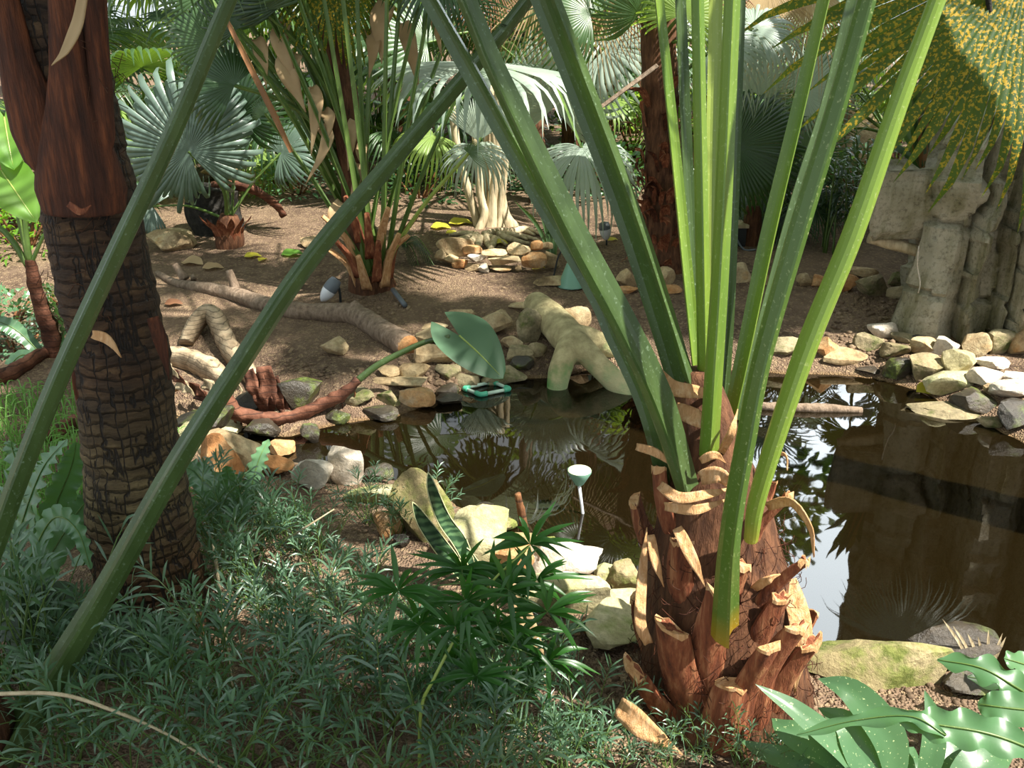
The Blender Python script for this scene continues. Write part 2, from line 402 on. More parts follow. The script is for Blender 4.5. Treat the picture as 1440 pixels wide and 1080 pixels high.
R_ = [
 # near shore, left to right
 ((272,600,372,668),'rock_tan','large grey-tan boulder behind the rust-coloured block by the leaning trunk',.7),
 ((276,610,342,684),'rock_orange','rust-orange faced block beside the leaning palm trunk',.7),
 ((240,592,284,636),'rock_lime','pale green-tinged stone right against the leaning palm trunk',.7),
 ((300,590,338,612),'rock_lime','small lime-green algae stone at the water behind the rusty block',.8),
 ((338,586,390,622),'rock_wet','dark wet slab lying in the water behind the big left boulder',.9),
 ((376,618,412,642),'rock_orange','small orange-topped stone at the water right of the big left boulder',.8),
 ((360,640,410,672),'rock_orange','flat tan-orange stone behind the bushy shrub at the near shore',.8),
 ((408,638,468,690),'rock_white','rounded white boulder left of the upright white stone',.75),
 ((461,624,512,684),'rock_white','upright pointed white stone on the near shore',.6),
 ((510,652,552,680),'rock_wet','dark wet stone in the water right of the upright white stone',.9),
 ((480,676,580,712),'rock_lime','low pale green stone between the white stones and the big grey boulder',.5),
 ((545,662,640,762),'rock_algae','big grey-orange boulder behind the snake plant',.6),
 ((524,716,566,756),'rock_orange','rust-coloured stone half under the shrub before the big grey boulder',.6),
 ((550,752,576,772),'rock_wet','small dark green stone on the soil left of the snake plant',.8),
 ((628,712,716,800),'rock_lime','sunlit pale green boulder just right of the snake plant',.7),
 ((695,762,752,812),'rock_orange','yellow-orange stone between the two sunlit pale boulders',.8),
 ((738,768,850,812),'rock_white','bleached white boulder top right at the water behind the largest boulder',.5),
 ((720,800,872,872),'rock_lime','largest sunlit boulder on the near shore with a mossy right end',.45),
 ((712,750,764,776),'rock_algae','low yellow-green stone in the shallows behind the bleached boulder',.6),
 ((764,754,786,774),'rock_algae','small pointed yellow stone in the shallows',.7),
 ((660,706,694,732),'rock_wet','flat dark stone at the water right of the big grey boulder',1.),
 ((694,728,728,752),'rock_algae','submerged yellow stone beside the brown stick in the pond',1.),
 ((856,792,906,842),'rock_algae','mossy rough boulder left of the sunlit palm stump',.8),
 ((836,794,872,826),'rock_lime','small pale stone wedged at the right end of the largest boulder',.8),
 ((848,836,912,864),'rock_lime','low grey-green stone between the largest boulder and the palm',.8),
 ((822,860,926,922),'rock_lime','flat sunlit slab left of the sunlit palm base',.9),
 ((816,872,838,894),'rock_orange','small brown round stone on the flat slab left of the palm',.8),
 ((1118,892,1346,968),'rock_algae','long yellow-green mossy boulder right of the sunlit palm',.4),
 ((1290,884,1420,946),'rock_wet','dark mossy submerged boulder behind the long yellow-green one',.5),
 ((1330,938,1440,984),'rock_wet','dark rock at the right edge beside the long mossy boulder',.6),
 # far shore left
 ((388,528,452,580),'rock_wet','dark mossy boulder under the sunlit bank left of the hanging root stem',.7),
 ((328,548,366,584),'rock_wet','dark green round stone under the curved brown stem',.8),
 ((240,568,318,616),'rock_wet','black stone at the waterline beside the leaning trunk',.8),
 ((452,574,492,598),'rock_wet','dark stone at the waterline below the hanging roots',.8),
 ((420,596,450,624),'rock_wet','small greenish stone standing in the dark water',.8),
 ((448,474,488,502),'rock_tan','pale tan rock lying alone on the bank below the log',.8),
 ((484,544,526,574),'rock_moss','green mossy stone below the long leaf stalk',.8),
 ((506,570,560,594),'rock_wet','wet blue-grey slab at the waterline left of the brown block',.8),
 ((514,528,600,548),'rock_tan','long flat pale slab on the far shore',.45),
 ((526,548,562,572),'rock_moss','round brown stone under the long flat slab',.8),
 ((560,544,612,576),'rock_orange','tilted brown block at the waterline right of the flat slab',.6),
 ((556,508,604,538),'rock_tan','tan stone behind the long flat slab',.7),
 ((530,514,562,532),'rock_tan','small tan stone left behind the long flat slab',.8),
 ((580,482,642,516),'rock_tan','grey wedge-shaped rock under the elephant ear leaf',.6),
 ((582,462,634,486),'rock_tan','pale stone at the end of the sawn log',.7),
 ((590,452,630,466),'rock_tan','thin tan slab behind the pale stone at the log end',.7),
 ((610,512,648,538),'rock_moss','dark green mossy stone among the pale pebbles',.8),
 ((640,498,692,532),'rock_tan','cracked yellow-tan rock right of the pebbles',.7),
 ((640,524,674,548),'rock_moss','wet green stone just behind the floating frame',.8),
 ((676,514,742,542),'rock_moss','dark moss-topped rock right behind the floating frame',.7),
 ((612,538,646,562),'rock_wet','dark wet stone left of the floating frame',.8),
 ((608,552,650,572),'rock_wet','low wet stone at the waterline below the dark one',.8),
 ((712,500,752,524),'rock_wet','blackish stone stacked above the moss-topped rock',.7),
 ((712,484,752,510),'rock_moss','bright mossy stone left of the forked root',.8),
 ((704,472,736,492),'rock_tan','small tan stone below the squarish pale rock',.7),
 ((740,480,770,504),'rock_moss','yellow-green stone tucked beside the forked root',.7),
 ((668,436,722,474),'rock_tan','squarish pale rock behind the elephant ear leaf',.7),
 ((726,432,764,482),'rock_moss','upright pointed tan rock against the forked root',.6),
 ((628,432,668,454),'rock_tan','grey flat rock behind the elephant ear leaf',.7),
 ((648,442,668,456),'rock_tan','small pale stone peeping over the elephant ear leaf',.7),
 ((786,428,832,474),'rock_tan','pale rock right beside the top of the forked root',.6),
 ((714,424,776,440),'rock_tan','low flat rock behind the top of the forked root',.6),
 ((750,386,806,404),'rock_tan','pale pointed rock on the bank left of the green lamp',.6),
 ((420,330,452,350),'rock_tan','pale block on the soil behind the long diagonal stalk',.7),
 ((200,320,270,356),'rock_tan','grey boulder at the back left behind the silver fan leaf',.7),
 # far row on the right
 ((866,376,898,402),'rock_tan','squared tan stone at the left end of the far stone row',.7),
 ((866,400,900,414),'rock_orange','orange-brown flat stone under the squared tan stone',.7),
 ((918,374,952,404),'rock_tan','tan stone before the brown palm trunk in the far row',.7),
 ((930,400,960,414),'rock_orange','small brown stone below the far row by the brown trunk',.7),
 ((1024,368,1060,398),'rock_tan','large pale rounded rock of the far row between the stalks',.7),
 ((1062,384,1090,402),'rock_tan','small tan stone of the far row between two green stalks',.7),
 ((1122,384,1146,404),'rock_tan','rounded tan stone of the far row left of the rightmost stalk',.8),
 ((1142,386,1164,404),'rock_orange','yellowish stone of the far row touching the rightmost stalk',.8),
 ((1180,384,1210,412),'rock_orange','yellow-tan stone of the far row right of the rightmost stalk',.7),
 ((1206,382,1256,420),'rock_moss','brown angular rock of the far row under the cliff ledge',.7),
 ((1192,374,1238,392),'rock_tan','flat tan slab on top of the far row under the ledge',.7),
 ((1252,380,1290,402),'rock_moss','dark flat stone of the far row against the cliff',.7),
 ((1250,402,1284,422),'rock_moss','greenish low stone at the foot of the cliff',.7),
 # right shore
 ((1225,449,1270,476),'rock_white','smooth pale oval boulder on the right bank',.8),
 ((1144,472,1186,506),'rock_orange','brown rock at the waterline behind the rightmost stalk',.8),
 ((1158,488,1222,514),'rock_tan','pale wedge-shaped stone at the waterline on the right bank',.6),
 ((1204,468,1246,494),'rock_moss','dark brown stone left of the mossy stones on the right bank',.8),
 ((1070,472,1140,504),'rock_moss','brown mossy boulder at the far waterline between the stalks',.6),
 ((1242,480,1284,506),'rock_moss','green mossy round stone below the pale oval boulder',.8),
 ((1256,466,1288,484),'rock_moss','orange-green lichen stone below the cliff foot',.8),
 ((1284,464,1316,484),'rock_wet','grey wet stone at the cliff foot',.8),
 ((1208,512,1250,530),'rock_wet','flat wet pebble-grey stone in the water on the right',1.),
 ((1248,500,1294,534),'rock_wet','black wet stone at the right waterline',.8),
 ((1282,472,1328,500),'rock_tan','pinkish tan stone below the cliff centre',.8),
 ((1314,472,1352,502),'rock_white','pale pink angular stone below the cliff',.8),
 ((1282,496,1332,536),'rock_moss','dark green rounded boulder left of the lime-green boulder',.8),
 ((1302,514,1380,556),'rock_lime','large lime-green boulder at the right waterline',.7),
 ((1332,490,1382,524),'rock_lime','yellow-green block above the large lime-green boulder',.7),
 ((1354,466,1396,502),'rock_tan','tan sloping stone at the foot of the cliff near the right edge',.7),
 ((1390,462,1430,500),'rock_moss','mottled tan and green stone near the right edge',.7),
 ((1394,430,1450,474),'rock_tan','big tilted tan block leaning on the cliff at the right edge',.6),
 ((1422,446,1470,502),'rock_tan','brown boulder cut by the right edge below the tilted block',.7),
 ((1368,516,1420,544),'rock_white','flat white stone right of the large lime-green boulder',.7),
 ((1380,502,1430,520),'rock_white','pale flat slab above the flat white stone',.7),
 ((1412,520,1460,540),'rock_white','pale slab cut by the right edge',.7),
 ((1398,534,1460,564),'rock_white','smooth grey-white stone lying at the right edge',.6),
 ((1346,546,1404,584),'rock_wet','black and green wet boulder below the large lime-green one',.8),
 ((1386,540,1408,556),'rock_tan','small grey stone between the white slab and the wet boulder',.8),
 ((1292,564,1390,590),'rock_moss','flat submerged green slab below the dry leaf',.7),
 ((1410,562,1470,606),'rock_wet','dark mossy boulder cut by the right edge at the water',.8),
 ((1380,586,1412,604),'rock_moss','small mossy stone half in the water at the right',.8),
]
for b, m, l, d in R_: rock(b, m, l, d)
# the stacked stone ring around the fig
yr = gp(700, 384).y
for b, m, l, d, dy in [
 ((612,333,668,360),'rock_tan','long grey-tan stone sloping on top left of the stone ring',.45,.10),
 ((650,344,678,358),'rock_orange','orange stone on the top course of the stone ring',.7,.05),
 ((676,349,714,362),'rock_tan','flat tan stone in the middle of the top course of the ring',.6,.02),
 ((712,341,748,359),'rock_tan','squared pale stone on the right of the top course of the ring',.6,.04),
 ((746,338,764,353),'rock_orange','small brown round stone at the right end of the top course',.8,.06),
 ((762,340,778,352),'rock_tan','grey stone behind the right end of the ring',.8,.2),
 ((656,356,684,371),'rock_white','whitish block in the middle course of the ring',.7,0),
 ((684,359,733,375),'rock_tan','long squared stone in the middle course of the ring',.5,0),
 ((733,354,770,378),'rock_orange','large brown upright stone at the right of the ring',.5,.0),
 ((610,348,634,369),'rock_tan','tan rounded stone at the left end of the ring',.7,.12),
 ((624,357,646,374),'rock_tan','tan stone second from the left at the foot of the ring',.7,.06),
 ((635,363,658,378),'rock_orange','sunlit yellow stone at the foot of the ring',.7,.02),
 ((652,369,674,382),'rock_tan','low tan stone at the foot of the ring below the whitish block',.7,0),
 ((670,370,688,384),'rock_white','small pale stone at the foot of the ring below the long squared one',.7,-.02),
 ((688,375,720,382),'rock_tan','thin flat stone under the long squared one',.6,0),
 ((724,373,734,381),'rock_tan','tiny pale stone left of the large brown upright stone',.8,0),
 ((764,354,786,378),'rock_tan','tan stone behind the grassy tuft at the right of the ring',.7,.1)]:
    rock(b, m, l, d, Y=yr+dy, sharp=5, bx=.3, sink=.05, group=None)
# ============================================================ gravel on the banks
rnd = random.Random(5); mb = MB(); V0, F0 = ico(1)
def pebbles(poly, n, s0, s1):
    us = [p[0] for p in poly]; vs = [p[1] for p in poly]; k = 0
    def inside(u, v):
        c = False
        for i in range(len(poly)):
            (a, b), (e, f) = poly[i-1], poly[i]
            if (b > v) != (f > v) and u < a+(v-b)*(e-a)/(f-b): c = not c
        return c
    while k < n:
        u = rnd.uniform(min(us), max(us)); v = rnd.uniform(min(vs), max(vs))
        if not inside(u, v): continue
        k += 1
        p = gp(u, v); s = rnd.uniform(s0, s1)*(.5+rnd.random()); sc = (s, s*rnd.uniform(.6, 1), s*rnd.uniform(.45, .8)); a = rnd.random()*6
        mb.add([(p.x+math.cos(a)*q[0]*sc[0]-math.sin(a)*q[1]*sc[1], p.y+math.sin(a)*q[0]*sc[0]+math.cos(a)*q[1]*sc[1], p.z+q[2]*sc[2]+s*.2) for q in V0], F0)
pebbles([(600,500),(640,470),(700,480),(690,520),(650,545),(600,540)], 260, .010, .022)
pebbles([(430,430),(560,400),(580,430),(560,450),(470,450)], 120, .006, .016)
pebbles([(360,500),(480,520),(560,500),(600,540),(500,535),(400,530)], 110, .008, .016)
pebbles([(1150,470),(1190,400),(1280,410),(1260,500),(1240,520),(1160,500)], 230, .008, .02)
pebbles([(1240,440),(1290,440),(1340,480),(1420,540),(1330,560),(1250,520)], 120, .01, .022)
pebbles([(780,850),(920,850),(1120,1000),(800,1000)], 260, .004, .010)
pebbles([(1130,940),(1360,930),(1360,1040),(1130,1060)], 420, .004, .010)
pebbles([(380,700),(620,740),(640,900),(420,900)], 200, .004, .011)
pebbles([(560,330),(860,330),(900,410),(560,420)], 200, .005, .012)
tag(mb.build('gravel', M['grit'], smooth=True), 'loose pale pebbles and grit scattered over the pond banks', 'gravel', kind='stuff')
# ============================================================ cliff on the right
def cliff():
    Y0 = gp(1345, 474).y
    # plan line of the face: back left -> left corner -> along the front -> beyond the right edge
    L = at(1289, 474, Y0+.10); A = at(1335, 478, Y0); 
    k_ = L.x/L.y
    plan = [(L.x+k_*2.2+.25, Y0+2.2), (L.x+k_*1.0+.12, Y0+1.0), (L.x+k_*.3+.06, Y0+.32), (L.x+.03, Y0+.10), (A.x, Y0+.0), (A.x+.25, Y0-.02), (A.x+.6, Y0-.10), (A.x+1.6, Y0-.25), (A.x+2.2, Y0+1.6)]
    P = [np.array((x, y, 0.)) for x, y in plan]; n = 230
    seg = np.cumsum([0]+[np.linalg.norm(P[i+1]-P[i]) for i in range(len(P)-1)]); tot = seg[-1]
    dens = np.interp(np.linspace(0, 1, n), [0, .12, .72, 1], [0, seg[2]*.9, seg[7], tot])
    pts = [np.array([np.interp(d, seg, [p[k] for p in P]) for k in range(3)]) for d in dens]
    zs = np.linspace(-.25, 3.2, 150)
    mb = MB(); vs = []
    # column joints (photo x at the foot) and how far each slab stands out
    cuts = [(1250, .06), (1300, .14), (1334, .0), (1342, .15), (1360, -.02), (1386, .10), (1396, .26), (1445, .16), (1480, .3), (1530, .05), (1600, .2)]
    cx = [(at(u, 474, Y0).x, d) for u, d in cuts]; slope = [.05, .05, .03, .10, .03, .10, .04, .26, .05, .25, .3, .3]
    for i in range(n):
        a = pts[max(i-1, 0)]; b = pts[min(i+1, n-1)]; e = (b-a)/np.linalg.norm(b-a); nr = np.array((e[1], -e[0], 0))
        for z in zs:
            p = pts[i]; off = 0.
            q = Vector((p[0]*1.1, p[1]*1.1, z*.7)); wv = .05*mn.noise(Vector((z*1.6, 3.3, 0)))+.02*mn.noise(Vector((z*6, p[0]*2, 1)))
            x = p[0]+wv
            for k in range(len(cx)-1):
                x0, d0 = cx[k]; x1, d1 = cx[k+1]
                if x0 <= x < x1:
                    f = (x-x0)/(x1-x0); r = .5-abs(f-.5)
                    lev = mn.noise(Vector((k*5.1, z*2.2, 0)))*.10
                    off = d0+lev+slope[k]*(.5-f)*(1+.6*mn.noise(Vector((k*2.3, z*1.3, 4)))) + (-.035 if r < .04 else 0)
            st = z*2.6+.3*mn.noise(Vector((p[0]*1.5, p[1], 9)))        # horizontal breaks
            fr = st-math.floor(st); off += .07*(mn.noise(Vector((math.floor(st)*3.7, round(p[0]*3)*1.9, 2)))) - (.035 if fr < .06 else 0)
            off += .04*mn.noise(q)+.022*mn.noise(q*3.1)+.018*mn.noise(q*8)+.008*mn.noise(q*19)
            if 1.36 < z: off += .03*min(1, (z-1.36)*5)
            if z > 1.02 and z < 1.36: off -= .06
            vs.append((p[0]+nr[0]*off, p[1]+nr[1]*off, z))
    m = len(zs)
    fs = [(i*m+j, (i+1)*m+j, (i+1)*m+j+1, i*m+j+1) for i in range(n-1) for j in range(m-1)]
    mb.add(vs, fs); mb.f.append(tuple(i*m+m-1 for i in range(n)))
    t = NT('cliff_stone'); co = t.coord()
    base = t.ramp(t.noise(co, 3, 7, .62), [(.3, '#9a947a'), (.5, '#c0b8a0'), (.7, '#d6cfba')])
    stain = t.ramp(t.noise(t.mapping(co, (6, 6, .9)), 1.5, 5, .6), [(.48, (0, 0, 0, 1)), (.66, (.8, .8, .8, 1))])
    base = t.mix(stain, base, '#7d7a50')
    spk = t.ramp(t.noise(co, 40, 6, .75), [(.32, '#5a5648'), (.5, '#ffffff')])
    base = t.mix(.6, base, spk, 'MULTIPLY')
    pt = t.ramp(t.noise(co, 5, 4, .6), [(.6, (0, 0, 0, 1)), (.7, (.6, .6, .6, 1))])
    base = t.mix(pt, base, '#d8d0c0')
    h = t.math('ADD', t.noise(co, 14, 10, .75), t.math('MULTIPLY', t.noise(t.mapping(co, (1, 1, 4)), 6, 6, .7), .6))
    M['cliff'] = t.finish(base, .92, t.bump(h, .9, .045), spec=.2)
    root = thing('rock_cliff', 'pale grey-green artificial rock cliff rising from the right bank', 'rock cliff', (A.x, Y0, 0))
    mb.build('cliff_face', M['cliff'], root).data.set_sharp_from_angle(angle=math.radians(38))
    # the jutting ledge with its shallow planting hollow
    c0 = at(1206, 346, Y0+.05); c1 = at(1345, 232, Y0+.05)
    W = c1.x-c0.x; hgt = (c1.z-c0.z)*.98; V, Fc = rock_mesh((W, .62, hgt), 41, 0, .80, 5, .07)
    o = []
    for p in V:
        z = p[2]; r = max(abs(p[0])/(W/2), abs(p[1])/.31)
        if z > 0 and r < .78: z -= .07*(1-(r/.78)**4)
        k = 1-.22*max(0, -z/hgt*2)*(1 if p[0] < 0 else .0)
        d = .02*mn.noise(Vector(p)*9)+.008*mn.noise(Vector(p)*25)
        o.append((c0.x+W/2+p[0]*k*.94+d+(p[1]+.31)*.46, Y0+.36+p[1]*(1-.25*max(0, -z/hgt*2))+d, (c0.z+c1.z)/2+z+d))
    mb = MB(); mb.add(o, Fc); mb.build('ledge', M['cliff'], root)
    mb = MB()
    p0 = at(1292, 346, Y0+.02)
    tube(mb, [p0, at(1290, 372, Y0+.02), at(1294, 398, Y0+.0), at(1291, 412, Y0-.02)], .004, 5, 12); mb.build('hanging_cord', M['rock_white'], root)
    return root, Y0
CLIFF, CLIFF_Y = cliff()
# ============================================================ stalks and palms near the camera
PET = [(.45, -1), (.22, -.45), (.18, 0), (.22, .45), (.45, 1), (.25, 1.02), (-.45, .80), (-.85, .45), (-1.0, 0), (-.85, -.45), (-.45, -.80), (.25, -1.02)]
def stalk(parent, pts, mat, up=(0, -1, .2), name='leafstalk', n=None, prof=PET, extend=0.):
    P = [at(u, v, Y) for u, v, Y, w in pts]
    R = [w/2/F*depth(u, v, Y) for u, v, Y, w in pts]
    if extend:
        d = (P[-1]-P[-2]).normalized(); P.append(P[-1]+d*extend); R.append(R[-1]*.85)
    mb = MB(); n = n or len(P)*7
    sp = smooth_path(P, n); seg = np.linspace(0, 1, len(P))
    RR = np.interp(np.linspace(0, 1, n), seg, R)
    tube(mb, sp, RR, n=n, prof=prof, up=up)
    o = mb.build(name, M[mat] if isinstance(mat, str) else mat, parent, smooth=False)
    return o, Vector(sp[-1]), (Vector(sp[-1])-Vector(sp[-3])).normalized()
def add_blade(st, tip, d, mat, R, normal, name='leaf_blade', seed=0, **kw):
    mb = MB(); fan(mb, frame_m(tip, d, normal), R, seed=seed, **kw)
    return mb.build(name, M[mat], st)
# materials of bark, fibre and sheaths
def bark(name, cols, ring=0, crack=0, vscale=(1, 1, 1)):
    t = NT(name); co = t.coord()
    n = t.noise(t.mapping(co, vscale), 9, 7, .65)
    col = t.ramp(n, [(.28+.44*i/(len(cols)-1), c) for i, c in enumerate(cols)])
    h = n
    if ring:
        wv = t.n('ShaderNodeTexWave', bands_direction='Z', wave_profile='SAW'); wv.inputs['Scale'].default_value = ring; wv.inputs['Distortion'].default_value = 2.2; wv.inputs['Detail'].default_value = 3; t.l(co, wv.inputs['Vector'])
        col = t.mix(t.ramp(wv.outputs['Fac'], [(.0, (.85, .85, .85, 1)), (.22, (0, 0, 0, 1))]), col, '#1c130d')
        h = t.math('ADD', h, wv.outputs['Fac'])
    if crack:
        v = t.n('ShaderNodeTexVoronoi', feature='DISTANCE_TO_EDGE'); v.inputs['Scale'].default_value = crack
        t.l(t.mapping(co, (1, 1, .45)), v.inputs['Vector'])
        k = t.ramp(v.outputs['Distance'], [(.02, (.9, .9, .9, 1)), (.10, (0, 0, 0, 1))])
        col = t.mix(k, col, '#14100b'); h = t.math('ADD', h, t.math('MULTIPLY', v.outputs['Distance'], 2.))
    return t.finish(col, .8, t.bump(h, .9, .015), spec=.3)
M['fibre'] = bark('palm_fibre', ['#2e1a12', '#573824', '#7c543a'], vscale=(5, 5, 1))
M['stub'] = bark('leaf_base_brown', ['#46261a', '#80482e', '#ae7c56'], vscale=(6, 6, .8))
M['sheath'] = bark('dry_sheath', ['#a8784c', '#c89a6a', '#dcb890'], vscale=(8, 8, 1))
M['sheath_dark'] = bark('glossy_sheath', ['#26140c', '#4a2818', '#7a4426'], vscale=(7, 7, .7))
def old_trunk():
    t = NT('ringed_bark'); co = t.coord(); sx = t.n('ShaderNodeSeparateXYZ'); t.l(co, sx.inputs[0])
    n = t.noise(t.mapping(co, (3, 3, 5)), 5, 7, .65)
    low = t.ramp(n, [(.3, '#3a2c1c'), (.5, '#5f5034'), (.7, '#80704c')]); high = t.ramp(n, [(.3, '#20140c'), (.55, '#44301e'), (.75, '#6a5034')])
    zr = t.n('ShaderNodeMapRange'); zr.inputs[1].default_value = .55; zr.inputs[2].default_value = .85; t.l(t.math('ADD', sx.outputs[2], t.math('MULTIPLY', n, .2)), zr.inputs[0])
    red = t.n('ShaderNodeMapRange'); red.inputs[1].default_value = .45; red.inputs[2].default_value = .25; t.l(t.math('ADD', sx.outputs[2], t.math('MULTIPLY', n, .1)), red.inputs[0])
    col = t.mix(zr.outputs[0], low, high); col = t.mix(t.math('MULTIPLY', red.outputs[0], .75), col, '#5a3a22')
    wv = t.n('ShaderNodeTexWave', bands_direction='Z', wave_profile='SAW'); wv.inputs['Scale'].default_value = 11; wv.inputs['Distortion'].default_value = 5; wv.inputs['Detail'].default_value = 4; wv.inputs['Detail Scale'].default_value = 1.5; t.l(co, wv.inputs['Vector'])
    ring = t.ramp(wv.outputs['Fac'], [(.0, (1, 1, 1, 1)), (.30, (0, 0, 0, 1))])
    cr = t.math('ABSOLUTE', t.math('SUBTRACT', t.noise(t.mapping(co, (9, 9, 1.3)), 3.2, 3, .5), .5))
    crk = t.ramp(cr, [(.010, (1, 1, 1, 1)), (.035, (0, 0, 0, 1))])
    k = t.math('MAXIMUM', t.math('MULTIPLY', ring, .8), t.math('MULTIPLY', crk, .9))
    col = t.mix(k, col, '#120c08')
    h = t.math('ADD', t.math('MULTIPLY', k, -1.), t.math('MULTIPLY', t.noise(t.mapping(co, (1, 1, 6)), 16, 6, .7), .8))
    return t.finish(col, .7, t.bump(h, .9, .015), spec=.35)
M['trunk_old'] = old_trunk()
M['bark_brown'] = bark('brown_bark', ['#4a3020', '#7a5234', '#9a7048'], ring=5, vscale=(3, 3, 1))
M['bark_grey'] = bark('grey_log_bark', ['#54463a', '#7e6c5a', '#9a8876'], vscale=(4, 4, 2))
M['bark_fig'] = bark('fig_bark', ['#8a7a5c', '#b4a484', '#ccbe9e'], vscale=(3, 3, .6))
M['bark_black'] = bark('black_fern_fibre', ['#141311', '#262420', '#3c3832'], vscale=(3, 3, 3))
M['stem_ring'] = bark('ringed_stem', ['#6b5a44', '#a89478', '#c4b498'], ring=16)
M['stem_brown'] = bark('scaly_stem', ['#35211a', '#603c2c', '#8c5e48'], ring=11)
def grad_petiole(name, lo, hi, z0, z1):
    t = NT(name); co = t.coord(); sx = t.n('ShaderNodeSeparateXYZ'); t.l(co, sx.inputs[0])
    mr = t.n('ShaderNodeMapRange'); mr.inputs[1].default_value = z0; mr.inputs[2].default_value = z1; t.l(sx.outputs[2], mr.inputs[0])
    col = t.mix(mr.outputs[0], lo, hi)
    col = t.mix(t.ramp(t.noise(co, 130, 3, .7), [(.60, (0, 0, 0, 1)), (.68, (.4, .4, .4, 1))]), col, '#c8d090')
    return t.finish(col, .3, t.bump(t.noise(t.mapping(co, (40, 40, 3)), 3, 3), .12, .003), .18, '#b8c830', .6)
# ------------------------------------------------------------ the sunlit palm in front
PB = gp(1015, 1046); YB = PB.y+.16
palm = thing('fan_palm', 'sunlit foreground fan palm with shaggy brown stump and a fan of tall green stalks', 'palm tree', (PB.x, YB, PB.z))
axis = [(1016, 1075, .225), (1015, 1000, .215), (1014, 940, .20), (1010, 850, .172), (1005, 760, .142), (1000, 700, .115), (992, 640, .085), (986, 570, .06), (986, 520, .03)]
AX = [at(u, v, YB) for u, v, r in axis]; AX[0].z = PB.z-.08
mb = MB()
tube(mb, AX, [a[2] for a in axis], k=40, n=60, wob=.10, seed=3)
mb.build('trunk', M['fibre'], palm)
def ax_at(z):
    for i in range(len(AX)-1):
        if AX[i].z <= z <= AX[i+1].z:
            f = (z-AX[i].z)/(AX[i+1].z-AX[i].z); return AX[i].lerp(AX[i+1], f), axis[i][2]*(1-f)+axis[i+1][2]*f
    return AX[-1], .03
def stub(parent, ang, z0, L, w0, w1, lean, mat='stub', tw=0.):
    c, r = ax_at(z0); d = Vector((math.sin(ang), -math.cos(ang), 0)); s = Vector((math.cos(ang), math.sin(ang), 0))
    p0 = c+d*(r-.035); c1, r1 = ax_at(z0+L*.5); p1 = Vector((c1.x, c1.y, 0))+d*(r1+.0+lean*.35)+s*tw*.4; p1.z = z0+L*.5
    p2 = Vector((c.x, c.y, 0))+d*(r+lean*1.0-.01)+s*tw; p2.z = z0+L
    mb = MB(); k = 14
    prof = [(.46, 0), (.40, .35), (.16, .78), (-.10, 1.02), (-.30, 1.0), (-.30, .6), (-.34, .25), (-.34, -.25), (-.30, -.6), (-.30, -1.0), (-.10, -1.02), (.16, -.78), (.40, -.35), (.45, -.1)]
    n = 14; sp = smooth_path([p0, p1, p2], n)
    rad = [w0*(1-.15*i/n) if i < 4 else w0+(w1-w0)*((i-3)/(n-4))**.6 for i in range(n)]
    tube(mb, sp, rad, n=n, prof=prof, up=d, wob=.05, seed=int(ang*10+z0*77))
    # a ragged cut at the top
    rr = random.Random(int(z0*991+ang*17)); sl = rr.uniform(-.5, .5)
    for j in range(k):
        i = (n-1)*k+j; v = Vector(mb.v[i]); mb.v[i] = (v.x, v.y, v.z+sl*(v-p2).dot(s)+rr.uniform(-.008, .008))
    o = mb.build('leaf_base', M[mat], parent); o.data.set_sharp_from_angle(angle=math.radians(28))
    m2 = MB(); top = [Vector(mb.v[(n-1)*k+j]) for j in range(k)]; cc = sum(top, Vector())/k; m2.add([cc+(q-cc)*1.04+Vector((0, 0, .002)) for q in top]+[cc+(q-cc)*1.04-Vector((0, 0, .006)) for q in top], [tuple(range(k))]+[(j, k+j, k+(j+1) % k, (j+1) % k) for j in range(k)]); m2.build('cut_end', M['sheath'], o, smooth=False)
    return o
def ang_z(u, v):                        # bearing and height of a spot on the trunk's face
    best = min(((abs((at(u, v, YB-.12)-Vector((a.x, YB-.12, a.z))).z), k) for k, a in enumerate(AX)))
    p = at(u, v, YB-.14); c, r = ax_at(p.z); return math.asin(max(-1, min(1, (p.x-c.x)/(r+.01)))), p.z
for (u0, v0, v1, w0, w1, lean, tw) in [
    (958, 1000, 890, .055, .036, .055, -.035), (990, 980, 838, .046, .030, .03, 0), (1042, 1020, 893, .04, .024, .05, 0), (1064, 1010, 868, .052, .028, .05, .02),
    (1078, 885, 795, .030, .018, .06, .03), (1082, 800, 722, .026, .016, .04, .02), (935, 800, 706, .034, .022, .03, -.01), (925, 1030, 962, .05, .03, .09, -.02),
    (1010, 1040, 960, .06, .04, .01, 0), (1100, 1010, 905, .045, .03, .04, .01), (1020, 900, 800, .04, .024, .02, 0), (955, 880, 790, .04, .026, .02, -.01), (1075, 930, 850, .04, .026, .02, .01)]:
    a, z0 = ang_z(u0, v0); L = at(u0, v1, YB-.2).z-z0
    stub(palm, a, max(z0, PB.z-.05), max(.07, L), w0, w1, lean, 'stub', tw)
for k in range(7):                      # those round the back
    stub(palm, math.pi*.62+k*.42, PB.z+.02+.11*((k*3) % 5), .16, .05, .03, .05)
def strap(parent, px, w, mat='sheath', name='dry_sheath', up=(0, -1, .3), prof=None, fold=.25, wave=.12, n=14):
    P = [at(u, v, Y) for u, v, Y in px]; mb = MB()
    wm = w/2/F*depth(px[0][0], px[0][1], px[0][2])
    blade(mb, P, wm, up, n=n, fold=fold, prof=prof or (lambda t: (.75+.25*math.sin(t*5))*min(1, (1.02-t)*3)), wave=wave, wfreq=2)
    o = mb.build(name, M[mat], parent)
    md = o.modifiers.new('thickness', 'SOLIDIFY'); md.thickness = .003
    return o
y0 = YB-.17
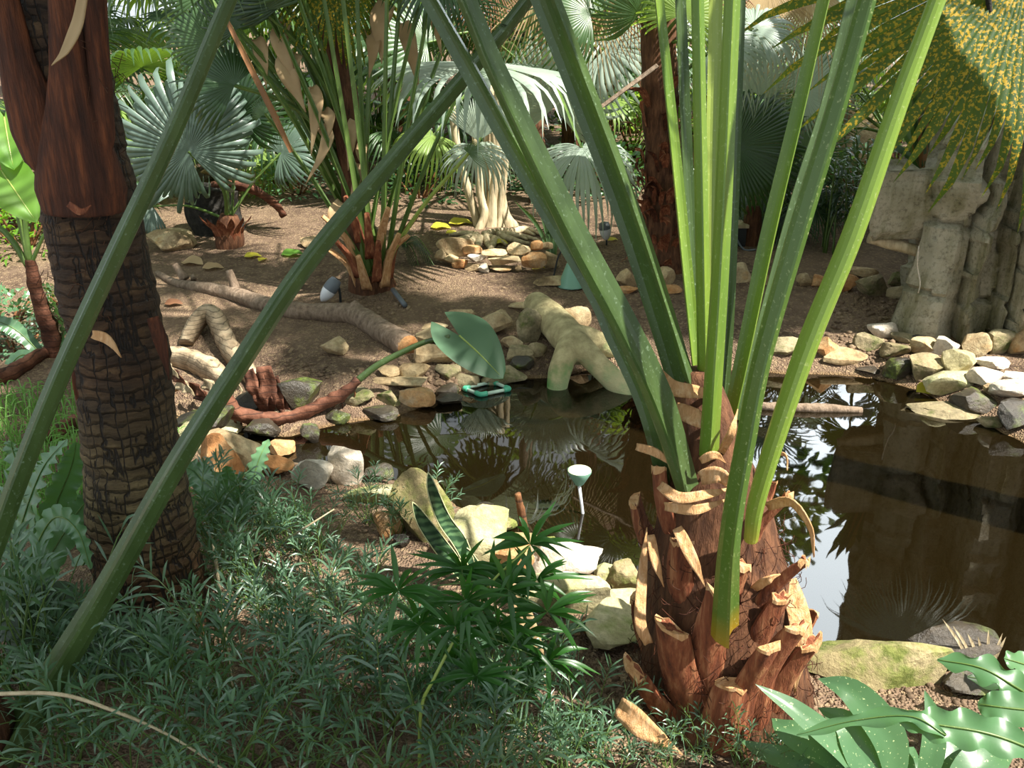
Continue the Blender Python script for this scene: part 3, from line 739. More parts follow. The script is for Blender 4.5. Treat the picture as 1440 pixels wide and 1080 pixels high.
for px, w in [([(1078, 712, y0+.05), (1112, 706, y0+.0), (1138, 738, y0-.03), (1144, 784, y0-.02)], 17),
              ([(952, 742, y0), (972, 782, y0-.03), (992, 826, y0-.03)], 17), ([(915, 752, y0+.03), (922, 790, y0), (934, 826, y0)], 13),
              ([(928, 682, y0+.05), (955, 700, y0-.0), (1000, 694, y0-.01), (1034, 684, y0+.05)], 16), ([(935, 712, y0+.03), (980, 716, y0-.02), (1030, 700, y0+.03)], 15),
              ([(922, 524, y0+.12), (945, 545, y0+.09), (985, 552, y0+.10), (1012, 560, y0+.14)], 22), ([(950, 575, y0+.12), (985, 590, y0+.08), (1008, 600, y0+.12)], 24),
              ([(985, 648, y0+.05), (1005, 640, y0+.04), (1022, 652, y0+.08)], 12), ([(1012, 640, y0+.1), (1028, 610, y0+.05), (1038, 575, y0+.08)], 12),
              ([(985, 672, y0+.04), (1012, 668, y0+.02), (1028, 690, y0+.04)], 24), ([(895, 628, y0+.12), (925, 638, y0+.08), (950, 660, y0+.07)], 12),
              ([(1082, 640, y0+.12), (1104, 640, y0+.08), (1106, 662, y0+.06)], 5), ([(1108, 815, y0+.10), (1126, 880, y0+.02), (1122, 930, y0), (1118, 975, y0)], 30),
              ([(870, 992, y0-.04), (905, 1022, y0-.09), (960, 1062, y0-.10)], 34), ([(912, 905, y0+.02), (900, 870, y0+.02), (905, 790, y0+.08), (910, 742, y0+.1)], 16),
              ([(1000, 530, y0+.1), (1000, 560, y0+.08), (996, 600, y0+.1)], 16), ([(1060, 828, y0), (1080, 815, y0-.03), (1098, 808, y0-.02)], 14)]:
    strap(palm, px, w)
mb = MB(); rr = random.Random(11)      # loose fibres on the stump
for k in range(330):
    a = rr.uniform(-1.6, 1.6); z = rr.uniform(PB.z+.05, .62); c, r = ax_at(z); d = Vector((math.sin(a), -math.cos(a), 0)); s = Vector((math.cos(a), math.sin(a), 0))
    p = c+d*(r+.004); q = p+s*rr.uniform(-.05, .05)+d*rr.uniform(.005, .035)+Vector((0, 0, rr.uniform(-.08, .05))); m = (p+q)/2+d*rr.uniform(0, .02)
    tube(mb, [p, m, q], .0009, 3, 5, caps=False)
tag(mb.build('fibre', M['sheath_dark'], palm), kind='stuff')
PG = dict(
 A=([(968, 690, YB-.10, 34), (930, 570, YB-.13, 42), (880, 462, YB-.16, 40), (800, 312, YB-.18, 37), (700, 105, YB-.20, 31), (654, -5, YB-.21, 28)], 'petiole_blue', (.6, -.6, .3)),
 B=([(938, 712, YB-.02, 18), (928, 640, YB-.03, 24), (908, 560, YB-.03, 31), (868, 470, YB-.02, 33), (838, 405, YB-.01, 32), (748, 255, YB-.0, 27), (650, 80, YB+.02, 25), (602, -5, YB+.03, 23)], 'petiole_blue', (-.5, -.7, .3)),
 C=([(962, 545, YB+.0, 40), (930, 440, YB+.02, 40), (880, 290, YB+.03, 39), (810, 105, YB+.03, 40), (766, -8, YB+.03, 42)], 'petiole_blue', (-.75, -.65, 0)),
 D=([(984, 560, YB+.03, 14), (968, 400, YB+.06, 15), (945, 170, YB+.1, 14), (926, -5, YB+.12, 13)], 'petiole', (.3, -.9, 0)),
 E=([(990, 550, YB+.05, 15), (973, 360, YB+.09, 16), (956, -5, YB+.14, 15)], 'petiole_blue', (.2, -.9, 0)),
 Fs=([(992, 560, YB+.01, 22), (989, 360, YB-.02, 23), (982, -5, YB-.03, 21)], 'petiole', (.85, -.5, 0)),
 G=([(1000, 550, YB+.06, 17), (1002, 250, YB+.10, 17), (1007, -5, YB+.13, 19)], 'petiole_pale', (-.3, -.9, 0)),
 Hs=([(998, 640, YB-.09, 31), (1004, 540, YB-.11, 29), (1015, 360, YB-.12, 28), (1031, -5, YB-.13, 26)], 'petiole', (.8, -.6, 0)),
 I=([(1014, 580, YB+.05, 18), (1025, 400, YB+.08, 18), (1040, -5, YB+.12, 16)], 'petiole_blue', (.3, -.9, 0)),
 J=([(1024, 600, YB+.02, 18), (1050, 478, YB+.03, 20), (1081, 330, YB+.04, 21), (1124, 150, YB+.04, 19), (1160, -5, YB+.04, 17)], 'petiole', (-.65, -.75, 0)),
 K=([(1036, 590, YB+.08, 14), (1110, 310, YB+.14, 15), (1160, 150, YB+.18, 15), (1199, -5, YB+.2, 16)], 'petiole_blue', (0, -1, 0)))
for k, (pts, mat, up) in PG.items():
    st, tip, d = stalk(palm, pts, mat, up, extend=.55)
    R = .75
    if k in 'ABC': add_blade(st, tip, d, 'leaf_fan', R, (.6, -.5, .5), seed=ord(k[0]), nseg=34, span=2.2, droop=.05, tipdroop=.1)
    elif k == 'J': add_blade(st, tip, d, 'leaf_fan', R*.65, (0, -.8, .4), seed=ord(k[0]), nseg=34, span=2.0, droop=.03, tipdroop=.1)
    elif k in ('D', 'E', 'Fs', 'G', 'Hs'):       # unseen young leaves, folded so sun reaches the shore stones
        mb = MB(); tube(mb, [tip, tip+d*.35, tip+d*.8], [.014, .022, .003], 8, 14); mb.build('folded_leaf', M['leaf_fan'], st)
gl = grad_petiole('leafstalk_yellow_foot', '#d08c14', '#446026', .24, .42)
stalk(palm, [(1022, 892, YB-.22, 46), (1029, 760, YB-.27, 36), (1052, 620, YB-.29, 35), (1076, 500, YB-.30, 34), (1125, 330, YB-.31, 36), (1180, 150, YB-.31, 35), (1224, -6, YB-.31, 33)], gl, (.85, -.5, 0), extend=.5)
gm = grad_petiole('leafstalk_lime_foot', '#d0a830', '#7c983a', .36, .60)
stalk(palm, [(1056, 758, YB-.16, 20), (1068, 690, YB-.20, 25), (1130, 500, YB-.24, 30), (1199, 330, YB-.27, 30), (1262, 150, YB-.28, 27), (1320, -6, YB-.28, 24)], gm, (-.5, -.85, 0), extend=.5, prof=CIRC(14))
# ------------------------------------------------------------ stemless palm at the left whose two stalks cross the view
b0 = Vector((-1.16, 1.36, ground(-1.16, 1.36)))
cross = thing('stemless_fan_palm', 'dull green palm at the left edge whose two long angular stalks cross the whole view', 'palm tree', b0)
mb = MB(); tube(mb, [b0-Vector((0, 0, .05)), b0+Vector((0, 0, .12)), b0+Vector((.03, .02, .22))], [.09, .11, .06], 16, 10, wob=.1); mb.build('trunk', M['fibre'], cross)
t1 = [(-75, 900, 1.40, 30), (-20, 790, 1.43, 34), (20, 680, 1.46, 34), (80, 530, 1.50, 33), (158, 360, 1.55, 32), (243, 180, 1.60, 29), (321, -4, 1.66, 26)]
t2 = [(-40, 1130, 1.36, 62), (40, 1002, 1.40, 52), (140, 840, 1.46, 42), (240, 662, 1.52, 36), (330, 520, 1.57, 33), (430, 370, 1.62, 31), (560, 214, 1.68, 28), (700, 52, 1.74, 24), (744, -4, 1.76, 22)]
s1, tip, d = stalk(cross, t1, 'petiole_blue', (-.8, -.5, .3), extend=.6)
s2, tip2, d2 = stalk(cross, t2, 'petiole_blue', (-.7, -.4, .6), extend=.7)
add_blade(s1, tip, d, 'leaf_fan', .7, (-.5, -.5, .6), seed=3, nseg=36, span=2.3, droop=.1); add_blade(s2, tip2, d2, 'leaf_fan', .7, (-.3, -.5, .8), seed=4, nseg=36, span=2.3, droop=.1)
# ------------------------------------------------------------ the thick trunk leaning at the left
YT = gp(232, 905).y+.1
tb = at(236, 930, YT); tb.z = ground(tb.x, tb.y)
lean = thing('fan_palm', 'thick leaning dark palm trunk with cracked rings at the left', 'palm tree', tb)
tp = [(240, 945, 150), (228, 880, 148), (206, 780, 142), (194, 700, 138), (182, 600, 124), (170, 500, 126), (150, 400, 130), (130, 300, 128), (112, 200, 118), (95, 100, 116), (78, 0, 116), (62, -90, 112)]
P = [at(u, v, YT+.02*i/len(tp)) for i, (u, v, w_) in enumerate(tp)]; R = [w_/2/F*depth(u, v, YT) for u, v, w_ in tp]
P.append(P[-1]+(P[-1]-P[-2]).normalized()*1.0); R.append(R[-1])
mb = MB(); rj = random.Random(3); ringr = [rj.uniform(.965, 1.03) for _ in range(200)]
tube(mb, P, R, k=48, n=170, wob=.04, seed=9, jit=lambda i, j: ringr[i//2]*(1.0+(.02 if i % 7 == 0 else 0)))
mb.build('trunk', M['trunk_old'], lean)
def shell(parent, px, wid, mat, bulge=.6, name='leaf_sheath', n=30, k=16, off=.0):
    """leaf sheath hugging the trunk: path of (u, v) with widths, bulging towards the camera"""
    mb = MB(); vs = []
    W = [w_/2/F*depth(u, v, YT) for (u, v), w_ in zip(px, wid)]; Q = [at(u, v, YT-.118+off+w_*bulge*.78) for (u, v), w_ in zip(px, W)]
    sp = smooth_path(Q, n); ww = np.interp(np.linspace(0, 1, n), np.linspace(0, 1, len(W)), W)
    for i in range(n):
        for j in range(k+1):
            a = (j/k-.5)*math.pi
            rib = 1+.035*math.cos(a*9)*(i/n)
            vs.append((sp[i][0]+math.sin(a)*ww[i], sp[i][1]-math.cos(a)*ww[i]*bulge*rib-.004, sp[i][2]))
    fs = [(i*(k+1)+j, i*(k+1)+j+1, (i+1)*(k+1)+j+1, (i+1)*(k+1)+j) for i in range(n-1) for j in range(k)]
    mb.add(vs, fs); o = mb.build(name, M[mat], parent); md = o.modifiers.new('thickness', 'SOLIDIFY'); md.thickness = .006; md.offset = -1; return o
shell(lean, [(122, 302), (121, 296), (117, 262), (110, 215), (103, 150), (98, 95), (94, 30), (90, -60)], [60, 108, 124, 106, 68, 50, 44, 42], 'sheath_dark', .7)
shell(lean, [(84, 262), (72, 225), (60, 185), (42, 130), (24, 70), (-6, -60)], [20, 66, 78, 66, 48, 40], 'sheath_dark', .8, off=.02)
shell(lean, [(150, 230), (146, 190), (142, 120), (138, 60), (134, -60)], [10, 34, 34, 32, 30], 'sheath_dark', .9, off=.02)
y1 = YT-.17
strap(lean, [(118, -10, y1), (108, 35, y1-.01), (92, 70, y1-.01), (72, 92, y1-.01)], 16, 'leaf_dead', 'dry_strip')
strap(lean, [(130, 470, y1+.02), (152, 478, y1-.01), (170, 503, y1-.02)], 14, 'sheath', 'dry_strip')
strap(lean, [(215, 446, y1+.10), (226, 480, y1+.09), (238, 535, y1+.09)], 20, 'sheath_dark', 'dry_strip')
strap(lean, [(96, 287, y1+.0), (114, 298, y1-.01), (128, 288, y1-.0)], 10, 'stub', 'dry_strip')
strap(lean, [(106, 505, y1+.12), (108, 540, y1+.10), (110, 580, y1+.11)], 12, 'sheath_dark', 'dry_strip')
mb = MB()
for k in range(260):
    i = rj.uniform(0, 1); u = 110+rj.uniform(-55, 65); v = rj.uniform(60, 480); p = at(u, v, YT-.11+abs(u-125)*.0016); q = p+Vector((rj.uniform(-.03, .03), -.01, rj.uniform(-.05, .03)))
    tube(mb, [p, q], .0009, 3, 3, caps=False)
tag(mb.build('fibre', M['fibre'], lean), kind='stuff')
crown = P[-1]
for k in range(11):
    a = k*2.4; e = .35+.5*((k*7) % 5)/5
    d = Vector((math.cos(a)*math.cos(e), math.sin(a)*math.cos(e), math.sin(e))); L = 1.0
    mb = MB(); tube(mb, [crown, crown+d*L*.5, crown+d*L-Vector((0, 0, .1))], [.022, .016, .012], n=12, prof=PET, up=(0, 0, 1)); st = mb.build('leafstalk', M['petiole_thin'], lean, smooth=False)
    add_blade(st, crown+d*L-Vector((0, 0, .1)), Vector((d.x, d.y, d.z-.2)), 'leaf_fan', .75, (-d.x*.3, -d.y*.3, 1), seed=k, nseg=36, span=2.4, droop=.2, tipdroop=.3)
# ============================================================ the far bank: palms, fig, logs
def fan_leaf(parent, base, P, d, nrm, R, mat, smat='petiole_thin', sw=.011, seed=0, bend=None, stalkname='leafstalk', **kw):
    """a leaf: stalk from base to the hastula P, then the blade"""
    base = Vector(base); P = Vector(P); mb = MB()
    mid = (base+P)/2 + (Vector(bend) if bend is not None else Vector((0, 0, .06*(P-base).length)))
    tube(mb, [base, mid, P], [sw*1.25, sw, sw*.75], n=14, prof=PET, up=(0, -.3, 1)); st = mb.build(stalkname, M[smat], parent, smooth=False)
    mb = MB(); fan(mb, frame_m(P, d, nrm), R, seed=seed, **kw); mb.build('leaf_blade', M[mat], st)
    return st
def px_len(px, u, v, Y): return px/F*depth(u, v, Y)
# ---- the clump of many stalks left of centre
cb = gp(522, 418); YC = cb.y+.12
clump = thing('fan_palm', 'many-stalked palm left of centre with a brown shaggy stem and dead leaves', 'palm tree', (cb.x, YC, cb.z))
tr = [(525, 425), (516, 370), (503, 300), (494, 220), (484, 140), (470, 60), (460, -40)]
TP = [at(u, v, YC+.05) for u, v in tr]; TP[0].z = cb.z-.05
mb = MB(); tube(mb, TP, [.16, .13, .085, .08, .085, .09, .09], k=20, n=50, wob=.2, seed=4); mb.build('trunk', M['fibre'], clump)
rr = random.Random(21)
def tpt(f):
    k = f*(len(TP)-1); i = min(int(k), len(TP)-2); return TP[i].lerp(TP[i+1], k-i)
ends = [(290, -10), (312, -30), (318, 20), (345, -40), (360, -10), (335, 40), (392, -50), (378, -10), (300, 60), (330, 120), (420, -20), (436, -60), (372, 15), (398, 5)]
for k, (u, v) in enumerate(ends):
    Y = YC+rr.uniform(-.35, .4); q = at(u, v, Y); b = tpt(.22+.03*k); nr = Vector((rr.uniform(-.5, .2), -.6, .6)); d = (q-b).normalized(); d.z += .1
    fan_leaf(clump, b, q, d, nr, rr.uniform(.38, .5), ['leaf_fan', 'leaf_fan_dark', 'leaf_fan', 'leaf_fan_lime'][k % 4] if k not in (3, 7) else 'leaf_dead', sw=.017, seed=k, nseg=30, span=1.8, split=.38, droop=.35, tipdroop=1.1, bend=(0, 0, .10))
for k, (u, v, m) in enumerate([(545, -30, 'petiole_thin'), (566, -40, 'petiole_thin'), (592, -10, 'petiole_thin'), (640, 20, 'petiole_thin'), (452, -20, 'petiole_thin'), (420, 0, 'petiole_thin'), (385, 20, 'petiole_thin'), (652, 225, 'petiole_pale'), (655, 110, 'petiole_thin'), (528, -50, 'petiole_thin'), (500, -60, 'petiole_thin'), (612, -40, 'petiole_thin'), (476, -50, 'petiole_thin'), (380, 170, 'petiole_thin')]):
    q = at(u, v, YC-.05-rr.uniform(-.1, .3)); b = Vector((cb.x+rr.uniform(-.08, .1), YC-.08, cb.z+.1+.1*rr.random())); d = (q-b).normalized()
    b2 = q+d*.05
    fan_leaf(clump, b, b2, d, (rr.uniform(-.4, .4), -.6, .6), .36 if k not in (7, 8, 13) else .16, 'leaf_fan' if k % 3 else 'leaf_fan_dark', m, sw=.014, seed=40+k, nseg=30, span=1.7, split=.35, droop=.4, tipdroop=1.2, bend=(0, 0, .05))
for k, (a, z, L) in enumerate([(-1.2, .05, .3), (-.7, .12, .26), (-.2, .05, .24), (.35, .1, .28), (.8, .06, .36), (1.25, .1, .42), (-1.0, .22, .3), (.1, .25, .3), (.6, .28, .3), (-.4, .35, .3), (1.0, .2, .2)]):
    d = Vector((math.sin(a), -math.cos(a), 0)); b = Vector((cb.x, YC, cb.z+z))+d*.11
    mb = MB(); tube(mb, [b, b+d*.06+Vector((0, 0, L*.5)), b+d*(.10+.1*abs(a))+Vector((0, 0, L))], [.035, .026, .016], n=10, prof=PET, up=d); mb.build('leaf_base', M['stub' if k % 2 else 'sheath'], clump)
for k, (u, v, w_, dv) in enumerate([(415, 98, 34, 60), (438, 150, 22, 70), (452, 200, 18, 60), (500, 190, 20, 50), (505, 250, 14, 50), (545, 30, 30, 60), (566, 60, 24, 70), (520, 60, 22, 50), (400, 60, 26, 70), (610, 20, 20, 60), (480, 300, 16, 40), (360, 75, 22, 50), (455, 168, 18, 30), (510, 215, 16, 30)]):
    Y = YC-.12; strap(clump, [(u, v-dv*.4, Y+.05), (u+rr.uniform(-12, 12), v, Y), (u+rr.uniform(-25, 25), v+dv, Y)], w_, 'leaf_dead', 'dead_leaf', wave=.3)
for k, (x, y, z) in enumerate([(.2, 4.1, 2.7), (-.3, 3.9, 2.6), (.65, 4.4, 2.85), (.1, 4.75, 2.95), (-.55, 4.4, 2.8), (-.4, 4.9, 3.1), (.5, 4.95, 3.2), (.9, 4.1, 3.2), (.4, 3.6, 3.1), (-.1, 4.5, 3.3), (-.7, 3.8, 3.0), (-.9, 4.6, 2.9)]):   # unseen arching leaves added to shade the bank
    q = Vector((x, y, z)); fan_leaf(clump, TP[-1], q, (q-TP[-1]).normalized()+Vector((0, 0, -.1)), (0, -.1, 1), .55 if k < 5 else .7, 'leaf_fan', sw=.017, seed=70+k, nseg=32, span=2.2, split=.45, droop=.2, tipdroop=.4, bend=(0, 0, .25))
mb = MB(); tube(mb, [at(320, 30, YC-.4), at(350, 90, YC-.4), at(385, 160, YC-.38), at(410, 214, YC-.36)], [.012, .016, .018, .012], n=18, prof=PET, up=(0, -1, 0)); mb.build('dead_leafstalk', M['petiole_brown'], clump, smooth=False)
# ---- small palm at the left back with the silver fan and its black fern stump
sb = gp(318, 352); YS = sb.y+.1
small = thing('fan_palm', 'small fan palm at the left back with one large silvery fan leaf', 'palm tree', (sb.x, YS, sb.z))
mb = MB(); tube(mb, [sb-Vector((0, -.1, .05)), Vector((sb.x, YS, sb.z+.12)), Vector((sb.x+.02, YS, sb.z+.25))], [.10, .11, .06], 16, 14, wob=.25); mb.build('trunk', M['fibre'], small)
q = at(265, 213, YS-.25); R1 = px_len(160, 265, 213, YS)
fan_leaf(small, (sb.x, YS, sb.z+.2), q, (-.35, -.15, .75), (-.1, -.85, .55), R1, 'leaf_greysilver', sw=.012, seed=5, nseg=58, span=2.95, split=.62, droop=.30, tipdroop=1.2, cone=.32, pleat=.4, ragged=.3, bend=(.1, 0, 0))
for k, (u, v, R, m, nz) in enumerate([(335, 165, 90, 'leaf_fan_dark', .4), (395, 215, 80, 'leaf_greysilver', .9), (215, 290, 70, 'leaf_greysilver', .6), (310, 130, 85, 'leaf_fan_dark', .3)]):
    q = at(u, v, YS+.25*(k % 3)); fan_leaf(small, (sb.x+rr.uniform(-.05, .05), YS, sb.z+.2), q, ((u-310)/90, -.2, (330-v)/150), (rr.uniform(-.3, .3), -.8, nz), px_len(R, u, v, YS), m, sw=.010, seed=60+k, nseg=36, span=2.3, split=.6, droop=.25, tipdroop=.6)
for k in range(7):
    a = -1.4+k*.47; d = Vector((math.sin(a), -math.cos(a), 0)); b = Vector((sb.x, YS, sb.z+.05))+d*.08
    mb = MB(); blade(mb, [b, b+d*.05+Vector((0, 0, .12)), b+d*.12+Vector((0, 0, .2))], .03, d, n=8, prof=STRAP, wave=.3); mb.build('dead_leaf', M['stub'], small)
fb = gp(282, 345); fy = fb.y+.45
stump = thing('tree_fern_stump', 'black fibrous tree fern stump behind the small silver-leaved palm', 'tree stump', (fb.x, fy, ground(fb.x, fy)))
mb = MB(); z0 = ground(fb.x, fy)
tube(mb, [Vector((fb.x, fy, z0-.05)), Vector((fb.x-.02, fy, z0+.22)), Vector((fb.x+.0, fy, at(285, 262, fy).z))], [.20, .19, .17], 32, 40, wob=.5, seed=2); mb.build('trunk', M['bark_black'], stump)
mb = MB(); a0 = at(300, 262, fy); tube(mb, [a0, at(345, 262, fy), at(385, 285, fy), at(400, 305, fy)], [.05, .04, .03, .025], 10, 16, wob=.4); mb.build('branch', M['stem_brown'], stump)
# ---- fig with stilt roots
gb = gp(692, 326); YF = gb.y+.2
fig = thing('strangler_fig', 'pale fig with several smooth stems and spreading roots inside the stone ring', 'fig tree', (gb.x, YF, gb.z))
def pxtube(parent, px, wd, mat, name, Y0, n=None, k=12, wob=.12, seed=0, up=(0, -1, .2), smooth=True):
    P = [at(p[0], p[1], Y0+(p[2] if len(p) > 2 else 0)) for p in px]; R = [w_/2/F*depth(p[0], p[1], Y0) for p, w_ in zip(px, wd)]
    mb = MB(); tube(mb, P, R, k, n or len(P)*6, wob=wob, seed=seed, up=up); return mb.build(name, M[mat], parent, smooth=smooth)
for k, (px, wd) in enumerate([
    ([(668, 334, -.05), (672, 318), (662, 280), (650, 240), (642, 200), (635, 150)], [22, 16, 16, 15, 14, 14]), ([(664, 340, -.12), (674, 322, -.08), (681, 300, -.05), (676, 275, -.02), (673, 240), (668, 190)], [14, 16, 15, 14, 13, 12]),
    ([(690, 332, 0), (690, 310), (693, 280), (698, 240), (700, 180), (702, 110)], [34, 26, 19, 17, 16, 16]), ([(704, 330, -.02), (703, 310), (704, 285), (708, 250), (712, 200), (712, 120)], [22, 16, 15, 14, 13, 12]),
    ([(722, 326, .05), (712, 310, .02), (706, 285, .02), (700, 240), (694, 180)], [36, 24, 18, 16, 14]), ([(682, 330, .15), (683, 280, .15), (686, 220, .15), (690, 120, .15)], [34, 22, 20, 20])]):
    pxtube(fig, px, [q_*.78 for q_ in wd], 'bark_fig', 'stem', YF, n=30, seed=k)
for k, px in enumerate([[(672, 330, -.1), (655, 334, -.2), (640, 336, -.2)], [(668, 334, -.1), (660, 345, -.3), (664, 352, -.35)], [(676, 334, -.1), (672, 346, -.3), (677, 355, -.35)], [(684, 332, -.1), (686, 344, -.3), (693, 352, -.3)],
                        [(700, 330, -.1), (720, 328, -.2), (742, 336, -.2)], [(715, 328, -.05), (735, 324, -.1), (752, 330, 0)], [(688, 334, -.1), (700, 336, -.3), (712, 344, -.3)], [(680, 330, -.1), (700, 324, -.25), (730, 322, -.2)], [(720, 326, 0), (740, 321, .1), (762, 330, .2)], [(712, 330, 0), (735, 332, .1), (760, 338, .2)], [(706, 332, 0), (725, 338, .1), (744, 342, .2)], [(666, 330, 0), (648, 328, 0), (632, 330, 0)], [(696, 336, -.1), (690, 350, -.3), (688, 356, -.35)]]):
    P = [gp(u, v+3)+Vector((0, 0, .015)) for u, v, dy in px]; mb = MB(); tube(mb, P, [.032, .022, .010], 8, 16, wob=.2, seed=20+k); mb.build('root', M['bark_fig'], fig)
# ---- silver fan palm over the fig
vb = Vector((at(760, 300, YF+.9).x, YF+.9, 0)); vb.z = ground(vb.x, vb.y)
silver = thing('silver_fan_palm', 'silver-leaved fan palm spreading broad pale fans over the fig', 'palm tree', vb)
mb = MB(); vt = vb+Vector((-.12, 0, 1.15)); tube(mb, [vb-Vector((0, 0, .05)), vb+Vector((-.05, 0, .6)), vt], [.10, .08, .06], 16, 30, wob=.25); mb.build('trunk', M['fibre'], silver)
for k, (u, v, Y, d, nrm, Rp, mat, kw) in enumerate([
    (676, 92, YF-1.15, (.05, -.9, -.05), (.05, -.42, .9), 205, 'leaf_silver', dict(nseg=56, span=2.5, split=.62, droop=.18, tipdroop=.45, cone=.15, pleat=.3)),
    (671, 206, YF-.55, (.25, -.75, -.35), (.1, -.55, .8), 78, 'leaf_silver', dict(nseg=44, span=2.6, split=.5, droop=.45, tipdroop=.6, cone=.0, pleat=.3)),
    (672, 198, YF-.45, (.05, -.1, 1), (0, -.95, .3), 66, 'leaf_silver', dict(nseg=30, span=1.0, split=.7, droop=.1, tipdroop=.2)),
    (818, 208, YF-.6, (.1, -.85, -.35), (-.05, -.6, .8), 118, 'leaf_silver', dict(nseg=50, span=2.7, split=.6, droop=.5, tipdroop=.8, cone=.05, pleat=.3)),
    (780, 150, YF+.2, (.0, -.3, .8), (-.2, -.9, .4), 120, 'leaf_silver', dict(nseg=44, span=2.4, split=.6, droop=.2, tipdroop=.5)),
    (850, 70, YF+.1, (.5, -.4, .3), (0, -.6, .8), 150, 'leaf_silver', dict(nseg=44, span=2.3, split=.55, droop=.3, tipdroop=.6)),
    (610, 190, YF-.3, (-.5, -.6, -.1), (0, -.5, .85), 85, 'leaf_fan_lime', dict(nseg=36, span=2.2, split=.5, droop=.5, tipdroop=.8)),
    (600, 60, YF+.5, (-.6, -.2, .5), (0, -.7, .7), 150, 'leaf_fan', dict(nseg=36, span=2.2, split=.5, droop=.4, tipdroop=.8))]):
    fan_leaf(silver, vt, at(u, v, Y), d, nrm, px_len(Rp, u, v, Y), mat, sw=.012, seed=80+k, bend=(0, .1, .18), **kw)
# ---- brown palm right of centre
bb = gp(935, 384); YB2 = bb.y+.15
brown = thing('fan_palm', 'upright fan palm with rust-brown shaggy trunk behind the foreground stalks', 'palm tree', (bb.x, YB2, bb.z))
TB = [at(936, 388, YB2), at(934, 330, YB2), at(932, 250, YB2), at(930, 170, YB2), at(928, 100, YB2), at(926, 20, YB2)]; TB[0].z = bb.z-.05
mb = MB(); tube(mb, TB, [.19, .16, .125, .12, .12, .11], 24, 60, wob=.22, seed=6); mb.build('trunk', M['fibre'], brown)
for k in range(84):
    a = rr.uniform(-1.6, 1.6); f = rr.uniform(0, 1.)*rr.uniform(.45, 1); c = TB[0].lerp(TB[4], f); d = Vector((math.sin(a), -math.cos(a), 0)); b = c+d*(.15-.05*f); s = rr.choice((-1, 1))
    L = rr.uniform(.12, .24); mb = MB(); blade(mb, [b, b+d*.07+Vector((s*.02, 0, L*.6)), b+d*rr.uniform(.06, .18)+Vector((s*.06, 0, L*rr.uniform(.2, 1)))], rr.uniform(.012, .035), d, n=8, prof=STRAP, wave=.25, fold=.3)
    o = mb.build('leaf_base', M['stub' if k % 3 else 'sheath_dark'], brown)
for k, (u, v, dx, dz, R, mat) in enumerate([(900, 20, -.2, .9, 110, 'leaf_fan'), (960, 20, .2, .9, 110, 'leaf_fan_lime'), (830, 20, -.7, .5, 120, 'leaf_fan'), (1000, 60, .8, .4, 120, 'leaf_silver'), (1060, 40, .9, .1, 120, 'leaf_silver')]):
    Y = YB2+rr.uniform(-.5, .5); fan_leaf(brown, TB[3].lerp(TB[5], rr.random()), at(u, v, Y), (dx, rr.uniform(-.5, .1), dz), (dx*.2, -.7, .7), px_len(R, u, v, Y), mat, sw=.013, seed=100+k, nseg=36, span=2.2, split=.4, droop=.5, tipdroop=1.2)
P0 = at(925, 92, YB2-.4); P1 = at(822, 168, YB2-.55); mb = MB(); tube(mb, [P0, (P0+P1)/2, P1], [.014, .013, .011], n=12, prof=PET, up=(0, -1, 1)); mb.build('leafstalk', M['bark_grey'], brown, smooth=False)
# ---- dark fan palm right
db = gp(1062, 350); YD = db.y+.15
dark = thing('fan_palm', 'dark fan palm with a broad spiky fan behind the right foreground stalks', 'palm tree', (db.x, YD, db.z))
mb = MB(); tube(mb, [db-Vector((0, -.15, .05)), Vector((db.x, YD, db.z+.3))], [.09, .06], 12, 10, wob=.2); mb.build('trunk', M['fibre'], dark)
for k, (u, v, d, nrm, R, mat, sp) in enumerate([(1034, 206, (.9, -.25, .05), (-.05, -.93, .35), 122, 'leaf_fan_dark', 1.75), (1100, 300, (.3, -.6, -.5), (0, -.6, .8), 85, 'leaf_fan_dark', 2.4), (1060, 290, (-.4, -.6, -.4), (0, -.5, .85), 85, 'leaf_fan_dark', 2.2), (1140, 280, (.7, -.3, -.4), (0, -.6, .8), 80, 'leaf_fan_dark', 2.2),
                                         (1090, 262, (.2, -.5, .3), (0, -.7, .7), 80, 'leaf_fan_dark', 2.0), (1130, 220, (.7, -.2, .3), (0, -.8, .5), 85, 'leaf_fan', 2.0), (1010, 270, (-.6, -.4, -.3), (0, -.6, .8), 70, 'leaf_fan', 2.0), (1060, 130, (.1, -.3, .9), (.1, -.9, .4), 100, 'leaf_silver', 2.0), (1130, 130, (.5, -.4, .6), (.1, -.8, .5), 100, 'leaf_silver', 2.2)]):
    Y = YD-.1+.2*(k % 3); fan_leaf(dark, (db.x, YD, db.z+.2), at(u, v, Y), d, nrm, px_len(R, u, v, Y), mat, sw=.010, seed=130+k, nseg=42, span=sp, split=.62 if k == 0 else .4, droop=.2, tipdroop=.5, pleat=.35)
